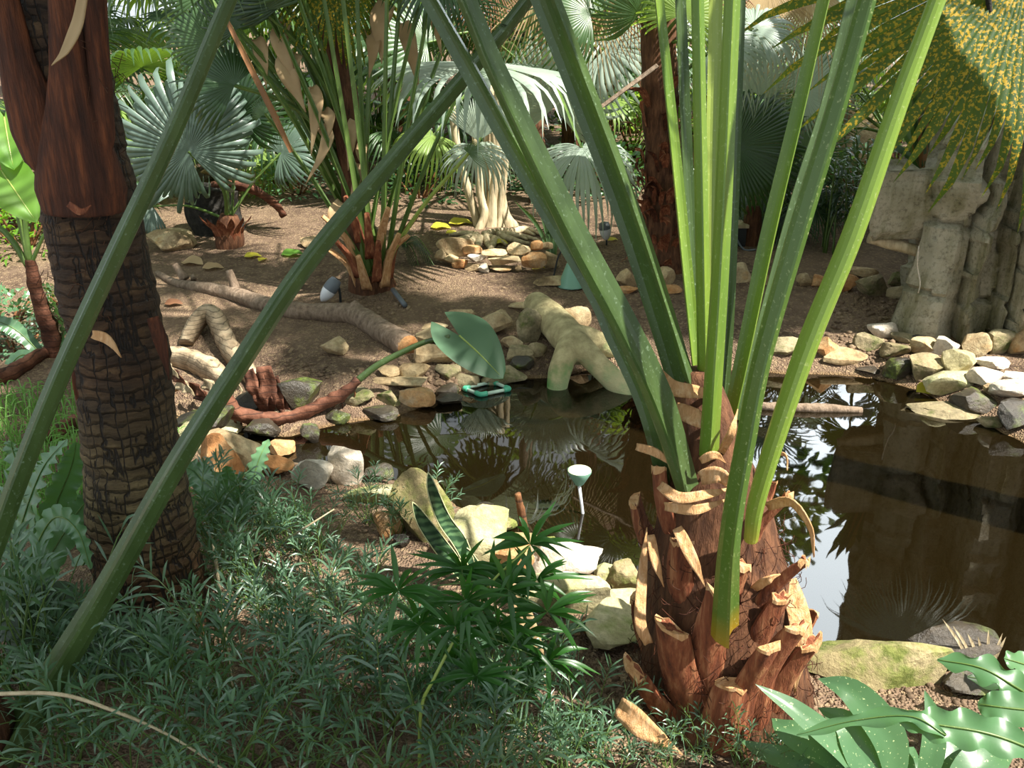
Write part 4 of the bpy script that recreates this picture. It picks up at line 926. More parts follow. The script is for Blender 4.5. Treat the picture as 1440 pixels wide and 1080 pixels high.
# ---- thin bamboo-like palm by the cliff
def cane_palm(u, v, n, hpx, label, seed, mat='leaf_fan_dark', dy=.0):
    r = random.Random(seed); g = gp(u, v); Yq = g.y+dy; g = Vector((at(u, v, Yq).x, Yq, 0)); g.z = ground(g.x, Yq); t = thing('cane_palm', label, 'palm', g)
    for k in range(n):
        a = r.uniform(0, 6.28); L = px_len(hpx*r.uniform(.6, 1.1), u, v, Yq); b = g+Vector((math.cos(a)*.10, math.sin(a)*.10, -.02)); lx = r.uniform(-.25, .25); ly = r.uniform(-.25, .2)
        mb = MB(); top = b+Vector((lx*L, ly*L, L)); tube(mb, [b, (b+top)/2+Vector((-lx*.1, 0, .02)), top], [.009, .008, .005], 6, 10); st = mb.build('cane', M['petiole_thin'], t)
        mb = MB()
        for j in range(16):
            f = .4+.6*j/15; p = b.lerp(top, f); aa = j*2.4+r.random(); dd = Vector((math.cos(aa), math.sin(aa)*.8, r.uniform(-.3, .5))); ll = L*r.uniform(.20, .34)
            blade(mb, [p, p+dd*ll*.5+Vector((0, 0, .02)), p+dd*ll-Vector((0, 0, ll*.25))], ll*.07, (0, 0, 1), n=5, prof=LANCE, fold=.2, cols=1)
        mb.build('foliage', M[mat], st)
    return t
cane_palm(1170, 352, 9, 130, 'slender dark cane palm on the soil left of the cliff ledge', 5)
cane_palm(1195, 330, 8, 130, 'cane palm with yellowish stems at the back beside the cliff ledge', 8, 'leaf_fan', .5)
cane_palm(1110, 345, 9, 110, 'low dark cane palm just right of the dark fan palm', 9, 'leaf_fan_dark', .3)
# plant growing from the hollow of the ledge
e = at(1296, 236, CLIFF_Y+.3)
lp = thing('strap_leaved_plant', 'strap-leaved plant growing out of the hollow in the cliff ledge', 'plant', e)
for k, (du, dv, w_) in enumerate([(-30, -120, 9), (-12, -130, 10), (5, -125, 9), (-48, -80, 8), (20, -110, 8), (-22, -60, 8), (-5, -70, 9), (-62, -40, 6), (10, -60, 7)]):
    mb = MB(); blade(mb, [e, at(1296+du*.45, 236+dv*.6, CLIFF_Y+.32), at(1296+du, 236+dv, CLIFF_Y+.25+.03*k)], px_len(w_, 1296, 200, CLIFF_Y)/1.2, (0, -1, .2), n=10, prof=STRAP, fold=.3); mb.build('leaf', M[['leaf_fan', 'leaf_fan_dark', 'petiole_brown'][k % 3]], lp)
# ---- the blotched frond hanging at the upper right
hb = at(1450, -70, 3.4)
hang = thing('fan_palm', 'yellow-blotched palm fan hanging into the upper right corner', 'palm leaf', hb)
fan_leaf(hang, at(1500, -400, 3.4), hb, (-.92, -.2, -.40), (-.2, -.9, .4), px_len(430, 1400, 0, 3.4), 'leaf_yellowspot', sw=.016, seed=5, nseg=56, span=1.6, split=.72, droop=.06, tipdroop=.22, cone=.0, pleat=.3, ragged=.3)
hb2 = at(1440, 40, 4.2)
fan_leaf(hang, at(1500, -400, 3.9), hb2, (-.2, -.3, -.8), (-.1, -.9, .4), px_len(190, 1400, 60, 4.2), 'leaf_silver', sw=.014, seed=6, nseg=40, span=1.0, split=.5, droop=.1, tipdroop=.3)
mb = MB(); tube(mb, [at(1388, -20, 3.3), at(1392, 20, 3.3), at(1398, 66, 3.3)], [.012, .009, .004], n=10); mb.build('dead_leafstalk', M['bark_black'], hang)
# ---- fans and dead leaves hanging along the top edge
for k, (u, v, Y, d, nrm, R, mat, lab) in enumerate([
    (245, -62, 3.0, (.2, -.5, -.1), (0, -.25, 1), 170, 'leaf_fan', 'green pleated fan leaf at the top edge beside the leaning trunk'),
    (620, -60, 5.0, (.0, -.3, -.9), (0, -.9, .2), 130, 'leaf_fan_dark', 'dark fan with drooping fingers hanging at the top centre'),
    (470, -50, 5.2, (.1, -.3, -.9), (.2, -.9, .2), 150, 'leaf_yellowspot', 'yellow-green fan with tan dead edges hanging at the top left of centre')]):
    q = at(u, v, Y); t = thing('hanging_palm_leaf', lab, 'palm leaf', q)
    fan_leaf(t, q+Vector((.1, .5, .5)), q, d, nrm, px_len(R, u, v, Y), mat, sw=.012, seed=200+k, nseg=42, span=1.9, split=.55, droop=.2, tipdroop=.5)
q = at(840, -60, 6.0); t = thing('dead_palm_fringe', 'fringe of tan dead palm leaves hanging along the top behind the stalks', 'palm leaf', q)
for k, (u, v) in enumerate([(690, -40), (760, -25), (830, -15), (890, -25), (1080, -25), (1140, -20), (1010, -40)]):
    fan_leaf(t, at(u, v-60, 6.2), at(u, v, 6.0), (.1*(k % 3-1), -.2, -1), (0, -1, .1), px_len(130+20*(k % 3), u, v, 6.0), 'leaf_dead' if k % 3 else 'leaf_brown', 'petiole_brown', sw=.012, seed=220+k, nseg=30, span=1.0, split=.25, droop=.1, tipdroop=.2, stalkname='dead_leafstalk')
# ---- fallen branch on the left bank
lg = gp(400, 446)
log = thing('fallen_branch', 'long bare grey branch lying across the left bank with a sawn end', 'branch', lg)
def gpath(px, rad, lift=.9):
    out = []
    for (u, v), r in zip(px, rad):
        g = gp(u, v); out.append(Vector((g.x, g.y, g.z+r*lift)))
    return out
lw = [8, 13, 19, 22, 24, 25, 27, 30, 31, 31]; px = [(222, 386), (250, 402), (292, 411), (330, 420), (370, 434), (410, 444), (452, 448), (500, 452), (540, 476), (574, 497)]
rad = [w_/2/F*5.0 for w_ in lw]; mb = MB(); tube(mb, gpath(px, rad, .6), rad, 16, 80, wob=.12, seed=3); lo = mb.build('branch', M['bark_grey'], log)
for a, b, w_ in [((262, 402), (246, 372), 12), ((274, 402), (271, 388), 8), ((333, 418), (322, 380), 12), ((510, 452), (496, 426), 15)]:
    p = gpath([a], [.05])[0]; r = w_/2/F*5; mb = MB(); tube(mb, [p, at(b[0], b[1], p.y+.03)], [r*1.2, r*.85], 10, 8, wob=.12); mb.build('side_stub', M['bark_grey'], log)
e = gpath([(574, 497)], [rad[-1]], .6)[0]; e0 = gpath([(566, 492)], [rad[-1]], .6)[0]; dd = (e-e0).normalized()
mb = MB(); tube(mb, [e-dd*.004, e+dd*.006], [rad[-1]*.97, rad[-1]*.93], 16, 2, up=(0, 0, 1)); mb.build('sawn_end', M['rock_orange'], log)
# ---- forked root reaching into the water, built as one skin
YR = gp(800, 540).y
root = thing('forked_root', 'thick forked tree root with green algae reaching into the pond', 'tree root', at(800, 540, YR))
mb = MB()
def rt(px, wd, k=20):
    P = [at(u, v, YR+dy) for u, v, dy in px]; R = [w_/2/F*depth(u, v, YR+dy) for (u, v, dy), w_ in zip(px, wd)]; tube(mb, P, R, k, len(P)*8, wob=.05, seed=5)
rt([(752, 426, .75), (774, 447, .52), (793, 468, .32), (808, 486, .16), (818, 500, .08)], [36, 46, 50, 48, 38])
rt([(803, 484, .14), (793, 505, .03), (786, 528, -.03), (782, 556, -.05)], [38, 34, 33, 27])
rt([(812, 484, .14), (834, 506, .03), (860, 532, -.05), (888, 560, -.12)], [38, 34, 33, 30])
rt([(806, 474, .25), (832, 478, .27), (858, 490, .32), (890, 508, .42)], [40, 34, 28, 22])
o = mb.build('root_body', M['soil'], root)
t = NT('root_bark'); co = t.coord(); n = t.noise(co, 12, 6, .6); sx = t.n('ShaderNodeSeparateXYZ'); t.l(co, sx.inputs[0])
col = t.ramp(n, [(.3, '#7d7452'), (.5, '#a89c74'), (.7, '#c8bc90')])
gz_ = t.ramp(t.math('ADD', t.math('MULTIPLY', sx.outputs[2], 2.2), t.math('MULTIPLY', n, .9)), [(.40, (1, 1, 1, 1)), (.75, (0, 0, 0, 1))])
col = t.mix(t.math('MULTIPLY', gz_, .85), col, t.ramp(t.noise(co, 6, 3), [(.35, '#5f9a52'), (.65, '#c0c89a')]))
M['root'] = t.finish(col, .85, t.bump(t.math('ADD', t.noise(t.mapping(co, (1, 1, 1)), 40, 5, .7), n), .8, .012), spec=.3)
o.data.materials[0] = M['root']
md = o.modifiers.new('skin', 'REMESH'); md.mode = 'VOXEL'; md.voxel_size = .010; md.use_smooth_shade = True
md = o.modifiers.new('smooth', 'SMOOTH'); md.iterations = 8; md.factor = .5
e = at(890, 562, YR-.13); mb = MB(); V, Fc = rock_mesh((.12, .11, .12), 77, 5, .1, 4, .14); mb.add([Vector(p)+e for p in V], Fc); mb.build('broken_end', M['stem_brown'], root)
# ============================================================ undergrowth and small plants near the camera
def sprig(mb, ms, base, d, L, r, nl, ll, lw, droop=.35):
    d = d.normalized(); tip = base+d*L+Vector((0, 0, -droop*L*.3)); mid = base+d*L*.5+Vector((0, 0, .06*L))
    tube(ms, [base, mid, tip], [.0022, .0018, .001], 4, 7, caps=False)
    sp = smooth_path([base, mid, tip], nl)
    ref = Vector((0, 0, 1)); side = d.cross(ref)
    side = side.normalized() if side.length > 1e-3 else Vector((1, 0, 0)); upv = side.cross(d)
    for i in range(nl):
        f = i/(nl-1)
        if f < .22: continue
        a = i*2.4+r.uniform(-.5, .5); out = (side*math.cos(a)+upv*math.sin(a)*.55).normalized()
        e = (d*(.55+.6*f)+out*(1.15-.5*f)).normalized(); l = ll*r.uniform(.7, 1.15)*(.75+.4*math.sin(math.pi*f)); p = Vector(sp[i])
        blade(mb, [p, p+e*l*.5+Vector((0, 0, l*.04)), p+e*l-Vector((0, 0, l*droop*r.uniform(.1, .8)))], lw*r.uniform(.8, 1.2), upv+out*.3+Vector((0, 0, .4)), n=5, prof=LANCE, fold=.25, cols=1)
def make_shrub(seed, h=.34, n=15, spread=.75, nl=15, ll=.082, lw=.0042, mat='leaf_shrub'):
    r = random.Random(seed); root = thing('narrow_leaved_shrub', 'x', 'shrub')
    mb, ms = MB(), MB()
    for k in range(n):
        a = r.uniform(0, 6.28); t = r.uniform(.1, spread); d = Vector((math.cos(a)*t, math.sin(a)*t, 1-.4*t)).normalized()
        b = Vector((r.uniform(-.05, .05), r.uniform(-.05, .05), 0)); l1 = h*r.uniform(.25, .7); b2 = b+d*l1
        tube(ms, [b, b2], [.003, .0022], 5, 3, caps=False)
        sprig(mb, ms, b2, d+Vector((r.uniform(-.3, .3), r.uniform(-.3, .3), 0)), h*r.uniform(.45, .75), r, nl, ll, lw)
    ms.build('stem', M['petiole_thin'], root); mb.build('foliage', M[mat], root); return root
protos = [make_shrub(1), make_shrub(2), make_shrub(3, .30), make_shrub(4, .38, 17), make_shrub(5, .26, 13)]
used = set(); rr = random.Random(77)
def put_shrub(x, y, s, label, group, k=None):
    k = rr.randrange(len(protos)) if k is None else k
    o = protos[k] if k not in used else copy_tree(protos[k]); used.add(k)
    o.location = (x, y, ground(x, y)-.01); o.rotation_euler = (0, 0, rr.uniform(0, 6.28)); o.scale = (s, s, s*rr.uniform(.85, 1.1)); o['label'] = label; o['group'] = group
    return o
g1 = ('narrow-leaved green shrub massed in the shade at the foot of the leaning trunk', 'shrubs at the foot of the leaning trunk')
g2 = ('narrow-leaved shrub of the bushy mound before the white shore stones', 'shrubs of the bushy mound')
g3 = ('narrow-leaved shrub of the low bluish carpet along the bottom edge', 'shrubs along the bottom edge')
for (u, v), s, g in [((330,790),.85,g2),((300,770),.75,g2),((360,780),.9,g2),((410,775),.75,g2),((450,775),.55,g2),((310,740),.5,g2),((385,750),.65,g2),((350,840),.9,g2),((290,830),.85,g2),((440,810),.6,g2),
                     ((560,752),.55,g2),((600,748),.5,g2),((520,735),.5,g2),
                     ((180,965),.9,g1),((110,960),.9,g1),((250,985),.85,g1),((60,990),1.,g1),((300,930),.8,g1),((20,960),.9,g1),((330,1000),.8,g1),((160,1040),.8,g1),((90,1060),.85,g1),((240,1060),.8,g1),
                     ((420,900),.65,g3),((470,870),.6,g3),((500,930),.7,g3),((400,970),.75,g3),((560,930),.65,g3),((460,1000),.8,g3),((540,1010),.8,g3),((620,960),.7,g3),((350,1080),.85,g3),((440,1090),.85,g3),((530,1100),.85,g3),((620,1060),.8,g3),((680,1000),.75,g3),((700,1070),.75,g3),((740,1030),.7,g3),((780,1090),.7,g3),((380,860),.6,g3),((600,1130),.8,g3),((830,1050),.6,g3),((300,1130),.8,g3),((200,1130),.8,g3),((700,1130),.8,g3),((500,840),.45,g3),((800,1130),.6,g3),((860,1100),.45,g3)]:
    p = gp(u, v); put_shrub(p.x, p.y, s, *g)
g4 = ('fine thin-leaved green tuft growing against the foot of the sunlit palm stump', 'tufts at the sunlit stump')
for (u, v), s in [((985,1060),.42),((1040,1066),.40),((1080,1072),.36),((940,1075),.36)]:
    p = gp(u, v); put_shrub(p.x, p.y-.02, s, *g4)
# the dark whorled sprig standing out in front
sg = gp(590, 1110); sg = Vector((at(590, 1100, 1.36).x, 1.36, 0)); sg.z = ground(sg.x, sg.y)
t = thing('whorled_shrub', 'dark green whorled sprig with a pale stalk standing out at bottom centre', 'shrub', sg)
ys = 1.42; ms = MB(); nodes = [(640, 880), (690, 815), (745, 765), (650, 800), (720, 960), (715, 830), (655, 845), (755, 815), (700, 880), (640, 930), (770, 860), (730, 900), (590, 880), (670, 950), (560, 830), (770, 930)]
tube(ms, [sg, at(592, 1000, 1.38), at(610, 955, 1.39), at(650, 880, ys), at(690, 820, ys), at(745, 768, ys+.01)], [.0042, .004, .0036, .003, .0025, .0015], 7, 30)
ms.build('stem', M['petiole_pale'], t); r = random.Random(4)
hub = at(650, 880, ys)
for k, (u, v) in enumerate(nodes):
    c = at(u, v, ys+r.uniform(-.05, .06)); mb = MB(); m2 = MB()
    if k not in (0, 1, 2): tube(m2, [hub if k % 2 else at(690, 815, ys), c], [.002, .0012], 4, 5)
    n = 19
    for j in range(n):
        a = j*2.4+r.random(); e = Vector((math.cos(a), r.uniform(-.5, .3), math.sin(a)*.75+.15)).normalized(); l = .108*r.uniform(.65, 1.15)
        blade(mb, [c, c+e*l*.5+Vector((0, 0, .004)), c+e*l-Vector((0, 0, l*r.uniform(0, .25)))], .0058, Vector((0, -.5, 1)), n=7, prof=LANCE, fold=.3, cols=1)
    f = mb.build('leaf_whorl', M['leaf_shrub_dark'], t)
    if m2.v: m2.build('twig', M['petiole_thin'], f)
# bare twigs among the shrubs
def twig(px, w, label, mat='bark_fig', name='bare_twig', cat='twig'):
    P = [at(u, v, Y) for u, v, Y in px]; t = MB(); tube(t, P, [px_len(w, px[0][0], px[0][1], px[0][2])/2*f for f in (1.2, 1, .6)], 6, len(P)*7, wob=.15)
    return tag(t.build(name, M[mat], origin=P[0]), label, cat)
twig([(-20, 976, 1.30), (80, 976, 1.30), (150, 996, 1.29), (230, 1030, 1.28), (320, 1085, 1.27)], 5, 'long thin bare twig arching across the bottom left shrubs')
twig([(300, 765, 2.0), (312, 850, 1.85), (325, 950, 1.66), (345, 1085, 1.5)], 4, 'thin pale dead stem hanging down through the shrubs below the leaning trunk')
twig([(400, 760, 2.1), (440, 735, 2.12), (470, 716, 2.14)], 3, 'thin straw-coloured stem sticking out of the bushy mound')
# grass and fine weeds by the left edge
mb = MB(); r = random.Random(8)
for k in range(1500):
    u, v = r.uniform(-40, 270), r.uniform(560, 760)
    if u > 125 and v < 640: continue
    p = gp(u, v); h = r.uniform(.05, .16); a = r.uniform(0, 6.28); d = Vector((math.cos(a), math.sin(a), 0))*h*r.uniform(.3, .8)
    blade(mb, [p, p+d*.4+Vector((0, 0, h*.8)), p+d+Vector((0, 0, h*.7))], .0026, (0, -1, .4), n=5, prof=STRAP, fold=.2, cols=1)
tag(mb.build('grass', M['leaf_grass']), 'fine green grass and weeds growing left of the leaning trunk', 'grass', kind='stuff')
# crinkled fern-like leaves left of the trunk
def lobed(parent, px, wpx, mat, up=(0, -.6, 1), lobn=9, depth_=.35, wave=.18, n=46, name='leaf', stalkpx=None, cols=4):
    P = [at(*q) for q in px]; W = px_len(wpx, px[1][0], px[1][1], px[1][2])/2
    mb = MB(); lob = lambda t, s: 1-depth_*abs(s)**1.2*(.5+.5*math.cos(t*lobn*2*math.pi))
    blade(mb, P, W, up, n=n, fold=.10, wave=wave, wfreq=lobn, lobes=lob, cols=cols, prof=lambda t: (max(0, math.sin(math.pi*min(1, t*.93+.06))))**.6)
    o = mb.build(name, M[mat], parent)
    m2 = MB(); tube(m2, [p+Vector((0, -.001, .002)) for p in P], [W*.07, W*.05, W*.015], 6, 20); m2.build('midrib', M['petiole_thin'], o)
    return o
fc = gp(40, 900); ft = thing('crinkled_fern', 'clump of crinkled glossy fern leaves at the left of the leaning trunk', 'fern', fc)
for k, (px, w_) in enumerate([([(60, 850, 2.0), (110, 740, 2.1), (150, 660, 2.2), (170, 605, 2.25)], 40), ([(50, 860, 2.0), (70, 740, 2.05), (100, 660, 2.1), (108, 622, 2.1)], 44), ([(0, 850, 1.9), (30, 740, 1.95), (60, 660, 2.0), (95, 618, 2.05)], 44),
                               ([(40, 790, 1.75), (75, 730, 1.75), (108, 745, 1.72), (128, 800, 1.7)], 40), ([(20, 860, 1.8), (60, 800, 1.85), (110, 720, 1.95), (140, 690, 2.0)], 46), ([(-20, 800, 1.8), (10, 720, 1.85), (35, 665, 1.9), (60, 650, 1.95)], 44),
                               ([(70, 870, 2.1), (120, 790, 2.2), (165, 720, 2.25), (190, 690, 2.3)], 38), ([(-30, 880, 1.8), (10, 820, 1.8), (50, 790, 1.78), (75, 800, 1.76)], 38), ([(90, 880, 2.1), (40, 700, 2.3), (20, 640, 2.4), (16, 620, 2.4)], 40)]):
    lobed(ft, px, w_, 'leaf_fern', lobn=11, depth_=.30, wave=.24, up=((-.9, .8, -.3, .5, 1.0, -.7, .2, .9, -.6)[k], (-.3, -.8, -.6)[k % 3], (1, .6, .9)[k % 3]))
bt = gp(120, 985); bt = thing('broad_leaved_plant', 'broad dark pleated leaves low at the foot of the leaning trunk', 'plant', gp(110, 960))
for px, w_ in [([(60, 950, 1.75), (110, 900, 1.8), (170, 880, 1.85), (225, 900, 1.85)], 105), ([(120, 1000, 1.65), (145, 930, 1.7), (165, 870, 1.78), (172, 850, 1.8)], 110), ([(40, 960, 1.7), (50, 900, 1.75), (75, 850, 1.8), (100, 820, 1.85)], 90), ([(-40, 900, 1.7), (10, 870, 1.72), (50, 860, 1.75), (90, 875, 1.75)], 80), ([(150, 985, 1.7), (190, 900, 1.8), (215, 850, 1.85), (230, 835, 1.9)], 70)]:
    lobed(bt, px, w_, 'leaf_fan_dark', lobn=14, depth_=.06, wave=.06)
lt = thing('lobed_leaf_seedling', 'pale crinkled lobed leaf plant in front of the rusty block', 'fern', gp(340, 735))
for px, w_ in [([(345, 725, 2.45), (355, 680, 2.5), (365, 645, 2.55), (378, 618, 2.6)], 30), ([(330, 730, 2.4), (300, 690, 2.45), (275, 665, 2.5), (258, 655, 2.5)], 52), ([(340, 735, 2.4), (330, 700, 2.4), (322, 672, 2.4), (318, 655, 2.4)], 34)]:
    lobed(lt, px, w_, 'leaf_fern', lobn=8, depth_=.35, wave=.15)
# left edge: big lime leaves on a brown scaly stem
pb = gp(78, 500); pt = thing('climbing_philodendron', 'scaly upright brown stem with lime-green heart leaves at the left edge', 'plant', pb)
YP = pb.y
def heart(parent, c, d, nrm, L, mat, name='leaf', W=.42, notch=.28):
    M_ = frame_m(c, d, nrm); mb = MB(); n = 20; mm = 6; vs = []
    for i in range(n):
        t = i/(n-1); y = L*(t*(1+notch)-notch)
        w = L*W*(math.sin(math.pi*min(1, (t*.96+.04)))**.62)*(1-.25*t)
        for j in range(-mm, mm+1):
            s = j/mm; x = s*w; yy = y
            if t < notch/(1+notch): yy = y+ (notch*L*(1-t*(1+notch)/notch))*(1-abs(s))**1.2*1.0
            z = .18*abs(x)-.35*(max(0, y)/L)**2*L*.4+.02*L*math.sin(9*t+abs(s)*4)*abs(s)
            vs.append(M_ @ Vector((x, yy, z)))
    k = 2*mm+1; mb.add(vs, [(i*k+j, i*k+j+1, (i+1)*k+j+1, (i+1)*k+j) for i in range(n-1) for j in range(k-1)])
    o = mb.build(name, M[mat], parent); m2 = MB()
    tube(m2, [M_ @ Vector((0, y*L, .004*L-.14*(max(0, y))**2*L)) for y in (0, .3, .6, .92)], [.008*L*2, .012*L, .003*L], 6, 14); m2.build('midrib', M['petiole_pale'], o); return o
pxtube(pt, [(80, 505), (72, 470), (58, 430), (46, 385), (42, 365)], [26, 24, 22, 18, 12], 'stem_brown', 'stem', YP, n=40, wob=.3)
for px, w_ in [([(42, 370), (36, 320), (34, 250), (28, 215)], [9, 7, 6, 5]), ([(42, 370), (25, 300), (8, 240), (-5, 200)], [9, 7, 6, 5]), ([(40, 375), (10, 330), (-30, 300)], [9, 8, 7]), ([(44, 370), (62, 330), (72, 315)], [6, 4, 2])]:
    pxtube(pt, px, w_, 'petiole_thin', 'leafstalk', YP, n=18, wob=0)
heart(pt, at(6, 165, YP), (.25, -.5, -.6), (.25, -.85, .5), px_len(82, 6, 165, YP), 'leaf_lime'); heart(pt, at(2, 240, YP-.1), (.55, -.4, -.6), (.2, -.75, .6), px_len(88, 2, 240, YP), 'leaf_lime')
for px, w_ in [([(60, 500, YP), (30, 470, YP), (5, 455, YP), (-20, 450, YP)], 26), ([(55, 505, YP-.1), (30, 500, YP-.1), (12, 520, YP-.15), (8, 545, YP-.15)], 24), ([(70, 500, YP), (90, 470, YP), (78, 430, YP), (66, 415, YP)], 26)]:
    lobed(pt, px, w_, 'leaf_fern', lobn=9, depth_=.2, n=30)
tw = MB(); tube(tw, gpath([(-40, 545), (10, 535), (50, 510), (70, 500)], [.03]*4), [.045, .04, .035, .03], 12, 30, wob=.3, seed=6); tag(tw.build('scaly_stem', M['stem_brown'], origin=gp(20, 530)), 'brown scaly stem lying on the soil at the left edge', 'stem')
tw = MB(); tube(tw, gpath([(60, 625), (90, 612), (118, 595)], [.03]*3), [.035, .04, .03], 12, 20, wob=.35, seed=8); tag(tw.build('scaly_stem', M['stem_brown'], origin=gp(90, 612)), 'brown scaly stem piece in the grass left of the leaning trunk', 'stem')
# ---- the fallen philodendron with hanging roots and the elephant ear leaf
fp = thing('fallen_philodendron', 'fallen ringed stem with hanging brown roots ending in one elephant ear leaf', 'plant', gp(330, 560))
YE = gp(420, 592).y
def gtube(parent, px, wd, mat, name, lift=.5, k=14, n=None, wob=.15, seed=0, dz=None):
    P = []; R = []
    for i, ((u, v), w_) in enumerate(zip(px, wd)):
        g = gp(u, v+w_*.3); r = w_/2/F*depth(u, v, g.y); P.append(Vector((g.x, g.y, g.z+r*lift+(dz[i] if dz else 0)))); R.append(r)
    mb = MB(); tube(mb, P, R, k, n or len(P)*9, wob=wob, seed=seed); return mb.build(name, M[mat], parent)
gtube(fp, [(262, 482), (272, 470), (286, 458), (300, 455), (310, 466), (318, 482), (332, 502), (352, 524), (366, 545)], [20, 24, 26, 28, 28, 28, 28, 26, 24], 'stem_ring', 'stem', dz=[0, .03, .06, .065, .05, .03, 0, 0, 0])
gtube(fp, [(212, 498), (240, 500), (272, 506), (300, 520), (316, 536)], [24, 30, 34, 34, 24], 'stem_ring', 'stem', seed=4)
pxtube(fp, [(316, 535, .0), (318, 560, -.05), (330, 580, -.06), (365, 588, -.05), (405, 588, 0), (445, 572, .06), (480, 555, .10), (504, 534, .14)], [20, 22, 22, 20, 20, 20, 18, 14], 'stem_brown', 'stem', YE, n=60, wob=.35)
for k in range(22):
    f = k/21; u = 330+f*165; v = 588-max(0, (f-.45))*85; yy = YE-.05+.2*f; L = rr.uniform(12, 38)
    pxtube(fp, [(u, v), (u+rr.uniform(-5, 5), v+L*.5), (u+rr.uniform(-6, 6), v+L)], [4.5, 2.5, 1.5], 'stem_brown' if k % 3 else 'bark_brown', 'root', yy, n=8, k=5)
for k, (u, v, L, w_) in enumerate([(372, 515, 80, 26), (362, 525, 70, 22), (385, 530, 60, 18), (350, 520, 50, 18), (366, 560, 40, 10), (395, 560, 30, 14)]):
    strap(fp, [(u, v, YE+.10), (u+6, v+L*.5, YE+.05), (u+10+k*2, v+L, YE+.05)], w_, 'stem_brown', 'dry_sheath', wave=.4)
for k, (u, v) in enumerate([(262, 545), (280, 550), (300, 545), (290, 560), (240, 520), (250, 530), (330, 540)]):
    strap(fp, [(u-14, v-6, YE+.15), (u, v, YE+.08), (u+12, v+12, YE+.06)], 16, 'stem_brown' if k % 2 else 'bark_fig', 'dry_sheath', wave=.5)
pxtube(fp, [(503, 535, .14), (530, 514, .16), (562, 497, .18), (598, 481, .16), (632, 473, .12)], [11, 10, 9, 8, 6], 'petiole_blue', 'leafstalk', YE, n=26, wob=0, k=10)
heart(fp, at(646, 472, YE+.14), (.66, -.50, -.42), (.12, -.62, .78), px_len(92, 640, 475, YE), 'leaf_ear', W=.52, notch=.5)
# ---- snake plants
sp_ = gp(672, 812); st = thing('snake_plant', 'upright dark snake plant with pale leaf margins before the sunlit boulder', 'plant', sp_)
def sblade(parent, px, w_, mat='leaf_snake'):
    P = [at(*q) for q in px]; mb = MB(); W = px_len(w_, px[1][0], px[1][1], px[1][2])/2
    blade(mb, P, W, (.3, -1, .2), n=24, prof=lambda t: min(1, .6+t*1.5)*(max(0, 1-t**3.5))**.8, fold=.25, cols=3, wave=.05); o = mb.build('leaf', M[mat], parent)
    md = o.modifiers.new('thickness', 'SOLIDIFY'); md.thickness = .003
    for s in (-1, 1):
        mb = MB(); sp = smooth_path(P, 24); fr = frames(sp, (.3, -1, .2)); prof = lambda t: min(1, .6+t*1.5)*(max(0, 1-t**3.5))**.8
        pts = [sp[i]+fr[i][2]*s*W*prof(i/23)+fr[i][1]*W*.25*prof(i/23) for i in range(24)]; tube(mb, pts, .0017, 5, 24); mb.build('pale_margin', M['margin'], o)
M['margin'] = leaf_mat('pale_margin', '#c8c890', '#d8d8a8', .5, .1)
t = NT('snake_leaf'); co = t.coord(); wv = t.n('ShaderNodeTexWave', bands_direction='Z'); wv.inputs['Scale'].default_value = 14; wv.inputs['Distortion'].default_value = 9; wv.inputs['Detail'].default_value = 3; t.l(co, wv.inputs['Vector'])
M['leaf_snake'] = t.finish(t.ramp(wv.outputs['Fac'], [(.2, '#2c4630'), (.8, '#52704c')]), .35, trans=.08)
y_ = sp_.y-.03
sblade(st, [(668, 815, y_), (648, 765, y_), (624, 730, y_), (608, 690, y_-.02), (602, 664, y_-.02)], 20)
sblade(st, [(655, 815, y_-.02), (625, 775, y_-.03), (596, 735, y_-.03), (580, 706, y_-.05)], 22)
sblade(st, [(680, 815, y_), (664, 790, y_), (655, 770, y_)], 16)
pz = gp(830, 900); t = thing('snake_plant', 'fallen snake plant leaf with pale edges lying on the soil left of the sunlit palm', 'leaf', pz)
g0 = [gp(752, 912), gp(800, 900), gp(850, 897), gp(906, 914)]
mb = MB(); blade(mb, [g+Vector((0, 0, .015+(.02 if i in (1, 2) else 0))) for i, g in enumerate(g0)], .014, (0, -.5, 1), n=24, prof=lambda t: min(1, .25+t*2.)*(max(0, 1-t**6))**.8, fold=.3, cols=3); o = mb.build('leaf', M['leaf_snake'], t)
md = o.modifiers.new('thickness', 'SOLIDIFY'); md.thickness = .003
sp = smooth_path([g+Vector((0, 0, .017+(.02 if i in (1, 2) else 0))) for i, g in enumerate(g0)], 24)
mb = MB(); tube(mb, [p+np.array((0, .013, .004)) for p in sp], .0022, 5, 24); tube(mb, [p+np.array((0, -.013, .004)) for p in sp], .0022, 5, 24); mb.build('pale_margin', M['margin'], o)
t = thing('dead_leaf', 'thin tan dead leaf hanging beside the whorled sprig', 'leaf', at(770, 970, 1.6))
strap(t, [(716, 820, 1.62), (738, 870, 1.60), (756, 920, 1.58), (772, 985, 1.57)], 26, 'leaf_dead', 'leaf', wave=.1)
